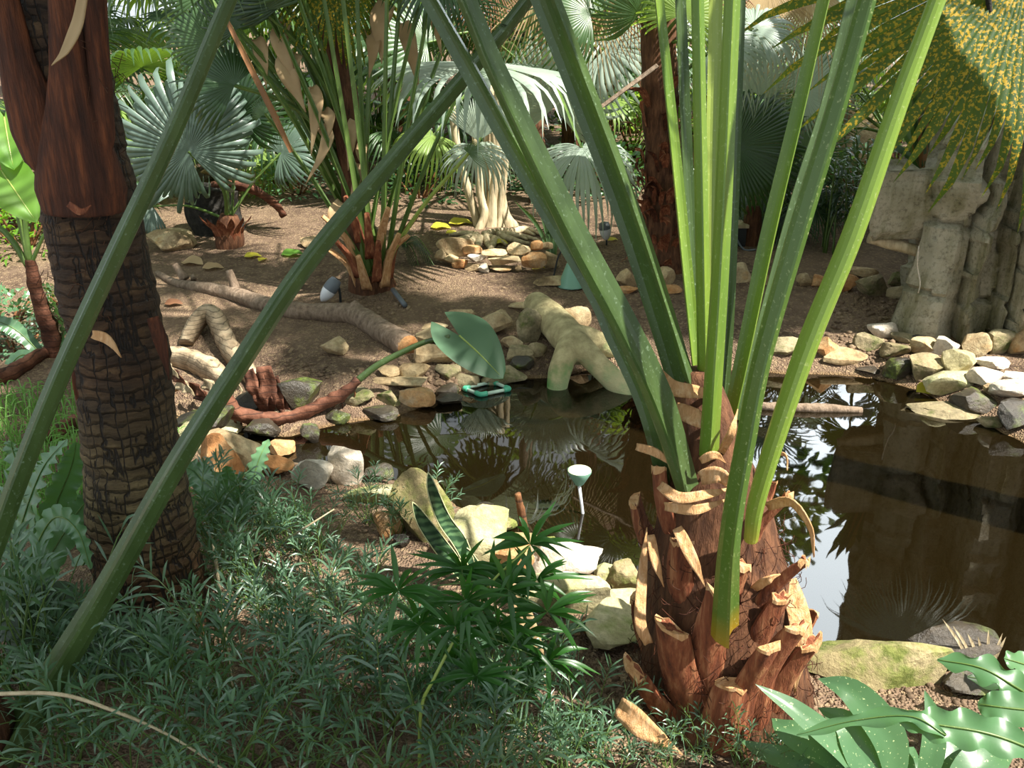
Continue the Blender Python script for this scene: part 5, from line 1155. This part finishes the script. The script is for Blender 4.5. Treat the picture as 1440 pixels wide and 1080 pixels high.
# ---- speckled broad leaves and wavy philodendron at the bottom right
sb_ = Vector((at(1230, 1130, 1.24).x, 1.24, 0)); sb_.z = ground(sb_.x, sb_.y)
sl = thing('speckled_leaf_plant', 'clump of broad yellow-speckled leaves at the bottom right', 'plant', sb_)
for k, (px, w_) in enumerate([([(1235, 1120), (1190, 1060), (1120, 1000), (1062, 962)], 34), ([(1260, 1120), (1250, 1040), (1200, 975), (1150, 954)], 46), ([(1240, 1120), (1170, 1060), (1110, 1030), (1085, 1010)], 44), ([(1225, 1130), (1150, 1080), (1080, 1060), (1040, 1040)], 34),
                              ([(1260, 1130), (1215, 1070), (1190, 1020), (1150, 995)], 50), ([(1290, 1130), (1310, 1060), (1312, 1010), (1300, 970)], 30), ([(1270, 1130), (1265, 1080), (1235, 1045), (1228, 1020)], 44), ([(1300, 1130), (1325, 1080), (1345, 1050), (1340, 1030)], 46),
                              ([(1250, 1135), (1200, 1100), (1150, 1080), (1120, 1075)], 52), ([(1330, 1130), (1370, 1085), (1400, 1060), (1430, 1055)], 50), ([(1300, 1140), (1290, 1100), (1280, 1070), (1285, 1050)], 46), ([(1350, 1140), (1360, 1100), (1350, 1080), (1345, 1060)], 46), ([(1225, 1135), (1220, 1090), (1180, 1060), (1150, 1050)], 40)]):
    P = [at(u, v, 1.24+.015*(k % 4)+.035*i) for i, (u, v) in enumerate(px)]; mb = MB()
    blade(mb, P, px_len(w_, 1200, 1040, 1.45)/2, (rr.uniform(-.3, .3), -.5, 1), n=18, prof=LANCE, fold=.18, wave=.04, wfreq=3, cols=3); mb.build('leaf', M['leaf_spot'], sl)
wb = Vector((at(1520, 1120, 1.3).x, 1.3, 0)); wb.z = ground(wb.x, wb.y)
wp = thing('wavy_leaved_philodendron', 'glossy wavy-edged lobed leaves reaching in from the lower right edge', 'plant', wb)
lobed(wp, [(1500, 1075, 1.12), (1400, 1035, 1.14), (1320, 1020, 1.16), (1262, 1012, 1.18)], 60, 'leaf_big', lobn=5, depth_=.30, wave=.22, up=(0, -.75, .8))
lobed(wp, [(1330, 1035, 1.14), (1280, 1008, 1.17), (1200, 1014, 1.2), (1120, 1034, 1.22)], 30, 'leaf_big', lobn=3, depth_=.5, wave=.3, up=(0, -.7, .8))
lobed(wp, [(1480, 1000, 1.36), (1430, 968, 1.42), (1380, 940, 1.46), (1318, 928, 1.5)], 62, 'leaf_big', lobn=4, depth_=.6, wave=.15, up=(0, -.6, .9))
lobed(wp, [(1500, 985, 1.5), (1450, 975, 1.52), (1410, 960, 1.54), (1360, 952, 1.56)], 46, 'leaf_fan_dark', lobn=3, depth_=.5, wave=.15)
lobed(wp, [(1520, 1000, 1.34), (1460, 1000, 1.36), (1400, 994, 1.38), (1375, 990, 1.4)], 52, 'leaf_big', lobn=5, depth_=.1, wave=.08)
lobed(wp, [(1500, 930, 1.6), (1460, 938, 1.62), (1425, 930, 1.62), (1412, 926, 1.62)], 40, 'leaf_big', lobn=3, depth_=.4, wave=.15)
m2 = MB(); tube(m2, [wb, at(1500, 1075, 1.12)], [.008, .006], 8, 6); tube(m2, [wb, at(1480, 1000, 1.36)], [.008, .006], 8, 6); m2.build('leafstalk', M['petiole_thin'], wp)
# dry grey tuft by the mossy boulder
gt = gp(1385, 940); t = thing('dry_grass_tuft', 'tuft of dry grey grass behind the wavy leaves at the right edge', 'grass', gt)
for k, (du, dv) in enumerate([(-25, -50), (-10, -45), (5, -55), (25, -50), (30, -45), (-30, -25), (-60, -70), (-45, -60)]):
    mb = MB(); p = at(1385+du*.3, 940, gt.y); q = at(1385+du, 940+dv, gt.y); blade(mb, [p, (p+q)/2+Vector((0, 0, .01)), q], .004, (0, -1, .2), n=7, prof=STRAP); mb.build('blade', M['bark_fig'], t)
# ============================================================ lamps and other made things
t = NT('grey_plastic'); M['plastic_grey'] = t.finish('#5c636a', .45)
t = NT('white_glass'); M['glass_white'] = t.finish('#d8dade', .25)
t = NT('green_enamel'); M['enamel_green'] = t.finish('#6f9a86', .35)
t = NT('lamp_face'); M['lamp_face'] = t.finish('#f0f2c8', .35)
t = NT('clear_tube'); M['tube'] = t.finish('#a8c0b0', .2, spec=.6)
t = NT('green_elbow'); M['elbow'] = t.finish('#4fae8c', .4)
t = NT('dark_metal'); M['dark'] = t.finish('#1e2224', .6)
def lathe(mb, c, d, prof, k=20):
    d = Vector(d).normalized(); a = d.orthogonal().normalized(); b = d.cross(a); vs = []
    for h, r in prof:
        for i in range(k):
            an = 2*math.pi*i/k; vs.append(Vector(c)+d*h+(a*math.cos(an)+b*math.sin(an))*max(r, 1e-4))
    mb.add(vs, [(i*k+j, i*k+(j+1) % k, (i+1)*k+(j+1) % k, (i+1)*k+j) for i in range(len(prof)-1) for j in range(k)]); return mb
def spot(u0, v0, u1, v1, Y, label, r, stake):
    a = at(u0, v0, Y); b = at(u1, v1, Y-.03); t = thing('garden_spotlight', label, 'lamp', stake)
    d = b-a; L = d.length; mb = MB(); lathe(mb, a, d, [(0, r*.3), (L*.03, r*.75), (L*.25, r*.98), (L*.48, r), (L*.50, r*.97)]); mb.build('housing', M['plastic_grey'], t)
    mb = MB(); lathe(mb, a, d, [(L*.49, r*.98), (L*.6, r*.94), (L*.75, r*.78), (L*.9, r*.5), (L*.98, r*.2), (L, .001)]); mb.build('bulb', M['glass_white'], t)
    mb = MB(); tube(mb, [stake-Vector((0, 0, .05)), (stake+a)/2+Vector((.005, 0, 0)), a+d*.1], [.008, .008, .01], 8, 8); mb.build('stake', M['dark'], t)
g = gp(462, 428); spot(474, 392, 452, 424, g.y-.0, 'grey spotlight with a white bulb at the foot of the many-stalked palm', .045, gp(478, 428)+Vector((0, .02, 0)))
g = gp(853, 345); t = thing('garden_spotlight', 'white bulb spotlight on a stake near the brown shaggy palm trunk', 'lamp', g)
a = at(849, 312, g.y); b = at(853, 338, g.y); d = b-a; L = d.length; r = .045
mb = MB(); lathe(mb, a, d, [(0, r*.3), (L*.05, r*.8), (L*.3, r), (L*.45, r*.95)]); mb.build('housing', M['plastic_grey'], t)
mb = MB(); lathe(mb, a, d, [(L*.4, r*.97), (L*.6, r*.95), (L*.8, r*.7), (L*.95, r*.35), (L, .001)]); mb.build('bulb', M['glass_white'], t)
mb = MB(); tube(mb, [g-Vector((0, 0, .04)), b], [.006, .008], 8, 4); mb.build('stake', M['dark'], t)
g = gp(803, 404); t = thing('cone_lamp', 'green metal cone lamp standing on the far bank', 'lamp', g); L = px_len(34, 803, 404, g.y)
mb = MB(); lathe(mb, g+Vector((0, 0, .005)), (0, 0, 1), [(0, .088), (.006, .09), (.012, .085), (L*.95, .035), (L*1.0, .028), (L*1.02, 0)], 28); mb.build('shade', M['enamel_green'], t)
mb = MB(); tube(mb, [g+Vector((0, 0, L)), g+Vector((-.02, .03, L*1.5)), g+Vector((-.08, .05, L*1.3)), g+Vector((-.12, .06, .02))], .006, 8, 14); mb.build('cable', M['dark'], t)
Yl = onz(830, 722, 0).y; g = Vector((at(826, 722, Yl).x, Yl, -.12)); t = thing('lamp_reflection', 'lamp reflection built as a solid funnel with a bright round face on a stake in the pond', 'lamp', g)
c = at(815, 661, Yl); rl = px_len(17, 815, 661, Yl)  # a lamp's reflection in the water, modelled as a solid on a stake
mb = MB(); lathe(mb, c, (0, 0, -1), [(0, rl), (.008, rl), (.03, rl*.72), (.055, rl*.4), (.062, rl*.25), (.064, 0)], 28); mb.build('shade', M['enamel_green'], t)
mb = MB(); lathe(mb, c, (0, 0, 1), [(-.004, rl*.98), (.002, rl*.93), (.003, rl*.5), (.003, 0)], 28); mb.build('lamp_face', M['lamp_face'], t)
mb = MB(); tube(mb, [c-Vector((0, 0, .06)), g], [.006, .005], 8, 4); mb.build('stake', M['glass_white'], t)
# floating square frame
t = thing('pond_float', 'square floating frame of pale tubes with green corner elbows on the water', 'frame', onz(686, 548, .01))
Q = [onz(652, 546, .012), onz(693, 537, .012), onz(717, 547, .012), onz(676, 555, .012)]
for i in range(4):
    a, b = Q[i], Q[(i+1) % 4]; mb = MB(); tube(mb, [a, b], .0095, 10, 3); mb.build('tube', M['tube'], t)
    p = Q[i-1]; u1 = (b-a).normalized(); u0 = (p-a).normalized(); mb = MB(); tube(mb, [a+u0*.035, a+u0*.01, a+u1*.01, a+u1*.035], .0135, 10, 12); mb.build('corner_elbow', M['elbow'], t)
# black box with a cable, pipe under the ledge, sticks
g = gp(1036, 347); t = thing('junction_box', 'low black box with a pale lid and grey cable behind the foreground stalks', 'box', g); W = px_len(27, 1036, 345, g.y)/2
def boxm(mb, c, s):
    V = [(c[0]+a*s[0], c[1]+b*s[1], c[2]+d*s[2]) for a in (-1, 1) for b in (-1, 1) for d in (-1, 1)]
    mb.add(V, [(0, 1, 3, 2), (4, 6, 7, 5), (0, 4, 5, 1), (2, 3, 7, 6), (0, 2, 6, 4), (1, 5, 7, 3)])
hb_ = px_len(28, 1036, 340, g.y)/2
mb = MB(); boxm(mb, (g.x, g.y+.12, g.z+hb_-.01), (W*.95, .1, hb_)); mb.build('body', M['dark'], t, smooth=False)
mb = MB(); boxm(mb, (g.x, g.y+.12, g.z+hb_*2), (W*1.1, .12, .012)); mb.build('lid', M['bark_fig'], t, smooth=False)
mb = MB(); tube(mb, [g+Vector((-.02, 0, .10)), g+Vector((-.01, -.06, .05)), g+Vector((.03, -.12, .0)), g+Vector((.10, -.16, .01))], .008, 8, 16); mb.build('cable', M['plastic_grey'], t)
t = MB(); tube(t, [at(1222, 334, CLIFF_Y+.25), at(1296, 354, CLIFF_Y+.2)], .035, 10, 8, wob=.15); tag(t.build('wooden_post', M['bark_fig'], origin=at(1260, 345, CLIFF_Y+.2)), 'short wooden post wedged under the cliff ledge', 'post')
t = MB(); g = gp(570, 434); tube(t, [gp(553, 418)+Vector((0, .0, .05)), g+Vector((0, 0, .02))], .016, 12, 4); tag(t.build('pipe_piece', M['plastic_grey'], origin=g), 'short grey pipe sticking out of the gravel beside the many-stalked palm', 'pipe')
t = MB(); tube(t, [onz(1005, 566, .005), onz(1080, 572, .012), onz(1150, 574, .012), onz(1212, 577, .006)], [.012, .022, .026, .016], 10, 30, wob=.25, seed=2); tag(t.build('floating_stick', M['bark_grey'], origin=onz(1130, 574, 0)), 'dark stick floating in the pond behind the foreground stalks', 'stick')
ys_ = onz(735, 742, 0).y; t = MB(); tube(t, [at(738, 748, ys_), at(733, 720, ys_), at(728, 694, ys_)], [.016, .015, .012], 10, 16, wob=.2); tag(t.build('pond_stake', M['bark_brown'], origin=at(738, 748, ys_)), 'brown stick standing in the shallows near the sunlit boulders', 'stick')
t = MB(); tube(t, [onz(1440, 862, -.02), onz(1400, 840, -.02), onz(1340, 800, -.025), onz(1260, 768, -.03), onz(1180, 748, -.04)], [.006, .006, .005, .005, .004], 8, 40, wob=.1); tag(t.build('sunken_hose', M['dark'], origin=onz(1330, 800, 0)), 'dark thin branch lying curved across the right side of the pond', 'branch')
def fallen(u, v, L, mat, label, rot, Z=None, cat='leaf', group=None, w=.3):
    p = gp(u, v) if Z is None else onz(u, v, Z); L = px_len(L, u, v, p.y); d = Vector((math.cos(rot), math.sin(rot), 0))
    mb = MB(); blade(mb, [p-d*L*.5+Vector((0, 0, .012)), p+Vector((0, 0, .022)), p+d*L*.5+Vector((0, 0, .01))], L*w, (0, -.3, 1), n=9, prof=LANCE, fold=.3, wave=.15, wfreq=1.5); tag(mb.build('fallen_leaf', M[mat], origin=p), label, cat, group)
fallen(1308, 553, 44, 'leaf_yellow', 'dry yellow leaf lying on the water by the right shore stones', .15, .004)
fallen(356, 363, 24, 'leaf_yellow', 'pale green leaf on the left bank, leftmost of the three before the dark stump', .3)
fallen(370, 368, 18, 'leaf_yellow', 'small pale green leaf on the left bank in front of the other', 1.2)
fallen(412, 360, 32, 'leaf_lime', 'bright green fallen leaf behind the long crossing stalk', .2)
fallen(272, 372, 40, 'leaf_dead', 'tan curled dead leaf behind the fallen branch', -.5)
fallen(300, 379, 30, 'leaf_dead', 'tan strip of bark on the soil beside the branch stubs', .1)
fallen(648, 316, 34, 'leaf_yellow', 'bright yellow leaf left of the fig stems', .1)
fallen(620, 322, 30, 'leaf_yellow', 'yellow-green leaf at the far left of the fig roots', -.2)
fallen(636, 330, 18, 'leaf_yellow', 'small yellow leaf on the soil between fig roots and ring stones', .3)
fallen(704, 344, 22, 'leaf_yellow', 'yellow leaf lying on top of the stone ring', -.3)
fallen(758, 380, 20, 'leaf_yellow', 'yellow leaf on the bank right of the stone ring', .3)
fallen(245, 552, 20, 'leaf_dead', 'small dead leaf on the bank near the ringed stem', .6)
fallen(245, 430, 26, 'leaf_brown', 'brown dead leaf on the soil right of the leaning trunk', .1)
fallen(712, 902, 40, 'leaf_dead', 'tan dead leaf under the whorled sprig', .4)
fallen(412, 865, 36, 'leaf_brown', 'orange-brown dead leaf in the bluish shrubs', .3)
fallen(1396, 492, 34, 'leaf_dead', 'pale dead leaf standing among the stones below the cliff', 1.3)
fallen(862, 340, 16, 'leaf_yellow', 'yellow leaf on the soil beside the white bulb spotlight', .3)
p = gp(880, 1062); t = MB(); blade(t, [at(872, 994, 1.55), at(900, 1020, 1.52), at(935, 1050, 1.5), at(975, 1085, 1.47)], .03, (.4, -.5, .7), n=16, prof=STRAP, fold=.5, wave=.12, wfreq=3); o = tag(t.build('dead_leaf_husk', M['sheath'], origin=p), 'curled tan leaf husk leaning at the left foot of the sunlit stump', 'dead leaf'); md = o.modifiers.new('thickness', 'SOLIDIFY'); md.thickness = .006
# grassy tuft at the right of the stone ring, low cycad leaves at the clump
g = gp(778, 372); t = thing('strap_leaved_tuft', 'tuft of long strap leaves beside the green cone lamp', 'plant', g)
for k, (du, dv) in enumerate([(-45, -130), (-32, -140), (-20, -110), (-55, -90), (8, -120), (20, -90), (-10, -70)]):
    mb = MB(); blade(mb, [g, at(778+du*.4, 372+dv*.6, g.y), at(778+du, 372+dv, g.y-.1)], .014, (0, -1, .2), n=10, prof=STRAP, fold=.3); mb.build('leaf', M['leaf_fan'], t)
g = gp(585, 372); t = thing('cycad', 'small feathery cycad fronds at the right of the many-stalked palm', 'plant', g)
for k, (du, dv, L) in enumerate([(20, -15, 60), (28, 5, 55), (8, 14, 50), (-14, -24, 45), (-40, -10, 30)]):
    p0 = g+Vector((-.1, .1, .12)); p2 = at(585+du, 372+dv, g.y-.05); p1 = (p0+p2)/2+Vector((0, 0, .09)); mb = MB(); sp = smooth_path([p0, p1, p2], 26); m2 = MB(); tube(m2, sp, .004, 5, 26); s_ = m2.build('frond_stalk', M['petiole_thin'], t)
    for i in range(3, 26):
        for s in (-1, 1):
            tt = Vector(sp[i])-Vector(sp[i-1]); tt.normalize(); o = (tt.cross(Vector((0, 0, 1))).normalized()*s+tt*.6).normalized(); l = .10*math.sin(math.pi*min(1, (i/26)*.85+.1)); q = Vector(sp[i]); blade(mb, [q, q+o*l*.5, q+o*l-Vector((0, 0, l*.3))], .004, (0, 0, 1), n=4, prof=LANCE, cols=1)
    mb.build('leaflets', M['leaf_fan_dark'], s_)
# ============================================================ plants filling the back of the garden
fans = {}
def proto_fan(k, mat):
    if (k, mat) not in fans:
        mb = MB(); kw = [dict(span=2.3, split=.5, droop=.35, tipdroop=.8), dict(span=2.5, split=.6, droop=.2, tipdroop=.5), dict(span=2.1, split=.42, droop=.5, tipdroop=1.0)][k]
        fan(mb, Matrix.Identity(4), 1.0, nseg=36, seed=k+30, pleat=.3, rows=8, **kw)
        me = bpy.data.meshes.new('leaf_blade'); me.from_pydata(mb.v, [], mb.f); me.materials.append(M[mat]); me.polygons.foreach_set('use_smooth', [True]*len(me.polygons)); fans[(k, mat)] = me
    return fans[(k, mat)]
pet_me = None
def back_palm(x, y, h, n, L, R, mats, label, seed, group=None, lean=(0, 0), tr=.09, elev=(-.1, 1.2), name='fan_palm', smat='petiole_thin'):
    r = random.Random(seed); z = ground(x, y); t = thing(name, label, 'palm tree', (x, y, z), group); top = Vector((x+lean[0], y+lean[1], z+h))
    mb = MB(); tube(mb, [Vector((x, y, z-.1)), Vector((x+lean[0]*.4, y+lean[1]*.4, z+h*.5)), top], [tr*1.4, tr, tr*.9], 12, max(8, int(h*14)), wob=.2, seed=seed); mb.build('trunk', M['fibre'], t)
    for k in range(n):
        a = k*2.39996+r.uniform(-.3, .3); e = elev[0]+(elev[1]-elev[0])*(k+.5)/n+r.uniform(-.12, .12); l = L*r.uniform(.7, 1.15)
        d = Vector((math.cos(a)*math.cos(e), math.sin(a)*math.cos(e), math.sin(e))); tip = top+d*l-Vector((0, 0, .12*l*(1.2-e)))
        mb = MB(); tube(mb, [top-Vector((0, 0, .05)), top+d*l*.5, tip], [.02, .014, .01], n=8, prof=PET, up=(0, 0, 1)); st = mb.build('leafstalk', M[smat], t, smooth=False)
        b = bpy.data.objects.new('leaf_blade', proto_fan(r.randrange(3), r.choice(mats))); COL.objects.link(b); b.parent = st
        b.matrix_local = Matrix.Translation(-Vector((x, y, z))) @ frame_m(tip, d+Vector((0, 0, -.35)), Vector((-d.x*.5, -d.y*.5-.15, 1))) @ Matrix.Scale(R*r.uniform(.8, 1.15), 4)
    return t
G_, D_, S_, Y_ = 'leaf_fan', 'leaf_fan_dark', 'leaf_silver', 'leaf_fan_lime'
def X(u, v, Y): return at(u, v, Y).x
for (u, Y, h, n, L, R, mats, lab) in [
    (215, 8.2, .5, 14, .9, .55, [G_, Y_], 'green fan palm in the back left behind the silvery fan'),
    (110, 9.0, .6, 14, 1.0, .6, [Y_, G_], 'bright fan palm far behind the leaning trunk'),
    (390, 8.6, .7, 14, 1.0, .6, [D_, G_], 'dark fan palm behind the many-stalked palm'),
    (600, 9.0, .7, 15, 1.0, .6, [G_, D_], 'fan palm far back between the many-stalked palm and the fig'),
    (800, 9.4, .7, 15, 1.0, .65, [Y_, G_], 'bright green fan palm far back right of the fig'),
    (985, 9.0, .8, 14, 1.0, .6, [G_, Y_], 'fan palm far back behind the upright foreground stalks'),
    (1110, 9.6, .8, 14, 1.0, .6, [S_, G_], 'silvery fan palm far back above the dark fan'),
    (1240, 8.0, .6, 12, .9, .5, [D_, G_], 'dark fan palm at the back just left of the cliff'),
    (10, 7.0, .5, 12, .9, .5, [G_, D_], 'fan palm at the back left edge behind the lime leaves'),
    (700, 11.5, 1.2, 16, 1.1, .8, [G_, D_], 'farthest fan palm behind the silver fans'),
    (300, 11.5, 1.2, 16, 1.1, .8, [G_, Y_], 'farthest fan palm behind the small silvery palm'),
    (1000, 12., 1.2, 16, 1.1, .8, [G_, D_], 'farthest fan palm behind the brown shaggy trunk')]:
    back_palm(X(u, 250, Y), Y, h, n, L, R, mats, lab, int(u+Y*10))
# bushy broad-leaved shrubs
bush_me = {}
def bush_mesh(seed, mat, n=420, ll=.16, lw=.035):
    if (seed, mat) in bush_me: return bush_me[(seed, mat)]
    r = random.Random(seed); mb = MB()
    for k in range(n):
        a = r.uniform(0, 6.28); z = r.random(); q = Vector((math.cos(a)*math.sqrt(1-z*z), math.sin(a)*math.sqrt(1-z*z), z))*r.uniform(.55, 1); q.z *= 1.0
        d = (q.normalized()+Vector((r.uniform(-.7, .7), r.uniform(-.7, .7), r.uniform(-.5, .6)))).normalized(); l = ll*r.uniform(.6, 1.3)
        blade(mb, [q, q+d*l*.5, q+d*l-Vector((0, 0, l*.3))], lw*r.uniform(.7, 1.3), (r.uniform(-.4, .4), -.3, 1), n=5, prof=LANCE, cols=1)
    me = bpy.data.meshes.new('foliage'); me.from_pydata(mb.v, [], mb.f); me.materials.append(M[mat]); me.polygons.foreach_set('use_smooth', [True]*len(me.polygons)); bush_me[(seed, mat)] = me; return me
def bush(u, v, Y, s, mat, lab, seed=1, hz=1.):
    x = X(u, v, Y); z = ground(x, Y); t = thing('leafy_shrub', lab, 'shrub', (x, Y, z))
    o = bpy.data.objects.new('foliage', bush_mesh(seed, mat)); COL.objects.link(o); o.parent = t; o.scale = (s, s, s*hz); o.rotation_euler = (0, 0, u)
    mb = MB(); r = random.Random(int(u))
    for k in range(7):
        a = k*.9+r.random(); p = Vector((x+math.cos(a)*.04, Y+math.sin(a)*.04, z-.03)); tube(mb, [p, p+Vector((math.cos(a)*s*.4, math.sin(a)*s*.4, s*hz*.7))], [.012, .006], 5, 5)
    mb.build('stem', M['bark_brown'], t)
for u, v, Y, s, m, lab, sd_, hz in [
    (30, 330, 6.2, .45, 'leaf_lime', 'bright leafy shrub at the left edge behind the scaly upright stem', 1, 1.), (100, 340, 6.8, .40, 'leaf_fan', 'leafy shrub showing left of the leaning trunk', 2, 1.), (190, 300, 8.5, .6, 'leaf_lime', 'lime-green shrub in the back left right of the leaning trunk', 3, 1.1),
    (260, 290, 9.5, .7, 'leaf_fan_lime', 'bright shrub far behind the silvery fan', 1, 1.2), (420, 300, 8.0, .5, 'leaf_fern', 'low shrub behind the many-stalked palm on its left', 2, .8), (470, 290, 9.6, .7, 'leaf_lime', 'lime shrub far behind the many-stalked palm', 3, 1.2), (590, 300, 8.0, .5, 'leaf_fan_dark', 'dark low shrub left of the fig', 1, .8),
    (640, 295, 8.6, .6, 'leaf_fan', 'green shrub just behind the fig stems', 2, .9), (780, 300, 8.0, .55, 'leaf_fan_dark', 'dark shrub behind the fig roots on the right', 3, .8), (850, 300, 8.4, .55, 'leaf_fern', 'bluish low shrub left of the brown shaggy trunk', 1, .9), (890, 300, 9.8, .8, 'leaf_lime', 'lime shrub far back left of the brown shaggy trunk', 2, 1.2),
    (1000, 310, 7.8, .5, 'leaf_fan_dark', 'dark shrub behind the black junction box', 3, .8), (1060, 300, 9.8, .8, 'leaf_lime', 'lime shrub far back above the junction box', 1, 1.2), (1140, 310, 8.2, .55, 'leaf_fan', 'green shrub behind the cane palms', 2, 1.), (1210, 300, 7.6, .5, 'leaf_fern', 'bluish shrub left of the cliff ledge', 3, 1.), (1250, 290, 9.2, .8, 'leaf_fan_lime', 'bright shrub far back left of the cliff', 1, 1.2),
    (-10, 400, 4.6, .30, 'leaf_fern', 'low bluish shrub at the left edge beside the scaly upright stem', 1, .9), (105, 420, 4.9, .24, 'leaf_fan', 'small leafy shrub between the scaly upright stem and the leaning trunk', 2, .9), (20, 470, 4.3, .22, 'leaf_shrub', 'low dark shrub at the left edge below the lime leaves', 3, .8),
    (540, 290, 10.5, .9, 'leaf_fan_lime', 'pale green shrub farthest back at the centre', 2, 1.3), (730, 290, 10.5, .9, 'leaf_fan', 'green shrub farthest back behind the fig', 3, 1.3), (960, 290, 11., .9, 'leaf_fan_lime', 'pale shrub farthest back behind the upright stalks', 1, 1.3), (1160, 290, 11, 1., 'leaf_fan', 'green shrub farthest back on the right', 2, 1.3), (150, 290, 11, 1., 'leaf_fan_lime', 'pale shrub farthest back on the left', 3, 1.3), (380, 290, 12, 1., 'leaf_fan', 'green shrub farthest back left of centre', 1, 1.3)]:
    bush(u, v, Y, s, m, lab, sd_, hz)
# pale rock outcrop far back right
for b, lab, Y in [((1020, 120, 1200, 190), 'pale orange rock outcrop at the back above the dark fan', 9.2), ((1100, 150, 1230, 230), 'grey rock outcrop at the back left of the cliff', 8.9), ((300, 225, 400, 300), 'pale boulder behind the small silvery palm', 8.8)]:
    x0, x1 = at(b[0], b[3], Y).x, at(b[2], b[3], Y).x; z1 = at(b[0], b[1], Y).z; z0 = ground((x0+x1)/2, Y)-.1
    V, Fc = rock_mesh((x1-x0, .8, z1-z0), int(b[0]), 6, .35, 4, .1); mb = MB(); mb.add([(p[0]+(x0+x1)/2, p[1]+Y, p[2]+(z0+z1)/2) for p in V], Fc); tag(mb.build('rock', M['rock_tan'], origin=((x0+x1)/2, Y, z0)), lab, 'rock')
# ============================================================ tall palms added with crowns out of view, for shade and reflections
gt_ = 'tall fan palm added above the view for its shade and reflection'
for k, (x, y, h, n, L, R) in enumerate([
    (-5.2, 9.5, 3.6, 22, 1.5, 1.0), (-1.2, 9.5, 4.2, 22, 1.5, 1.0), (.9, 9.0, 4.6, 22, 1.5, 1.0), (1.6, 11.2, 4.6, 20, 1.4, 1.0), (-4.8, 6.2, 3.6, 20, 1.4, 1.0), (6.6, 6.2, 4.4, 20, 1.4, 1.0),
    (1.7, -.9, 3.8, 26, .32, .62), (3.55, 3.9, 4.0, 20, .4, .75), (.75, -.3, 3.6, 22, .3, .6), (2.75, 2.15, 3.3, 12, .55, .62)]):
    back_palm(x, y, h, n, L, R, [G_, D_], gt_, 300+k, 'added palms above the view', tr=.13, elev=(-.35, 1.2), lean={6: (0, .72), 8: (.0, 1.25), 9: (-1.05, 1.1)}.get(k, (0, 0)))

for k, (x, y, z, sx_, sz_) in enumerate([(-6.5, 11.5, 4.4, 2.2, 2.4), (.2, 13.5, 4.8, 2.4, 2.6), (3.6, 13.5, 4.8, 2.4, 2.6), (8.4, 12.0, 4.2, 2.2, 2.2), (-8.0, 7.5, 4.0, 2.0, 2.4), (7.6, 8.0, 4.4, 1.9, 2.4)]):  # trees added so the pond reflects dark crowns instead of sky
    z0 = ground(x, y); t = thing('added_tree', 'tall leafy tree added at the back to darken the pond reflections', 'tree', (x, y, z0), 'added trees above the view')
    mb = MB(); tube(mb, [Vector((x, y, z0-.1)), Vector((x+.1, y, z0+2)), Vector((x, y, z0+z))], [.2, .15, .1], 12, 20, wob=.15); mb.build('trunk', M['bark_grey'], t)
    o = bpy.data.objects.new('crown', bush_mesh(1+k % 3, 'leaf_fan_dark')); COL.objects.link(o); o.parent = t; o.location = (0, 0, z-1.2-.2); o.scale = (sx_, sx_, sz_); o.rotation_euler = (0, 0, k)
    o = bpy.data.objects.new('crown', bush_mesh(1+(k+1) % 3, 'leaf_fan')); COL.objects.link(o); o.parent = t; o.location = (.3, -.3, z-.9); o.scale = (sx_*.8, sx_*.8, sz_*.8); o.rotation_euler = (0, 0, k+2)
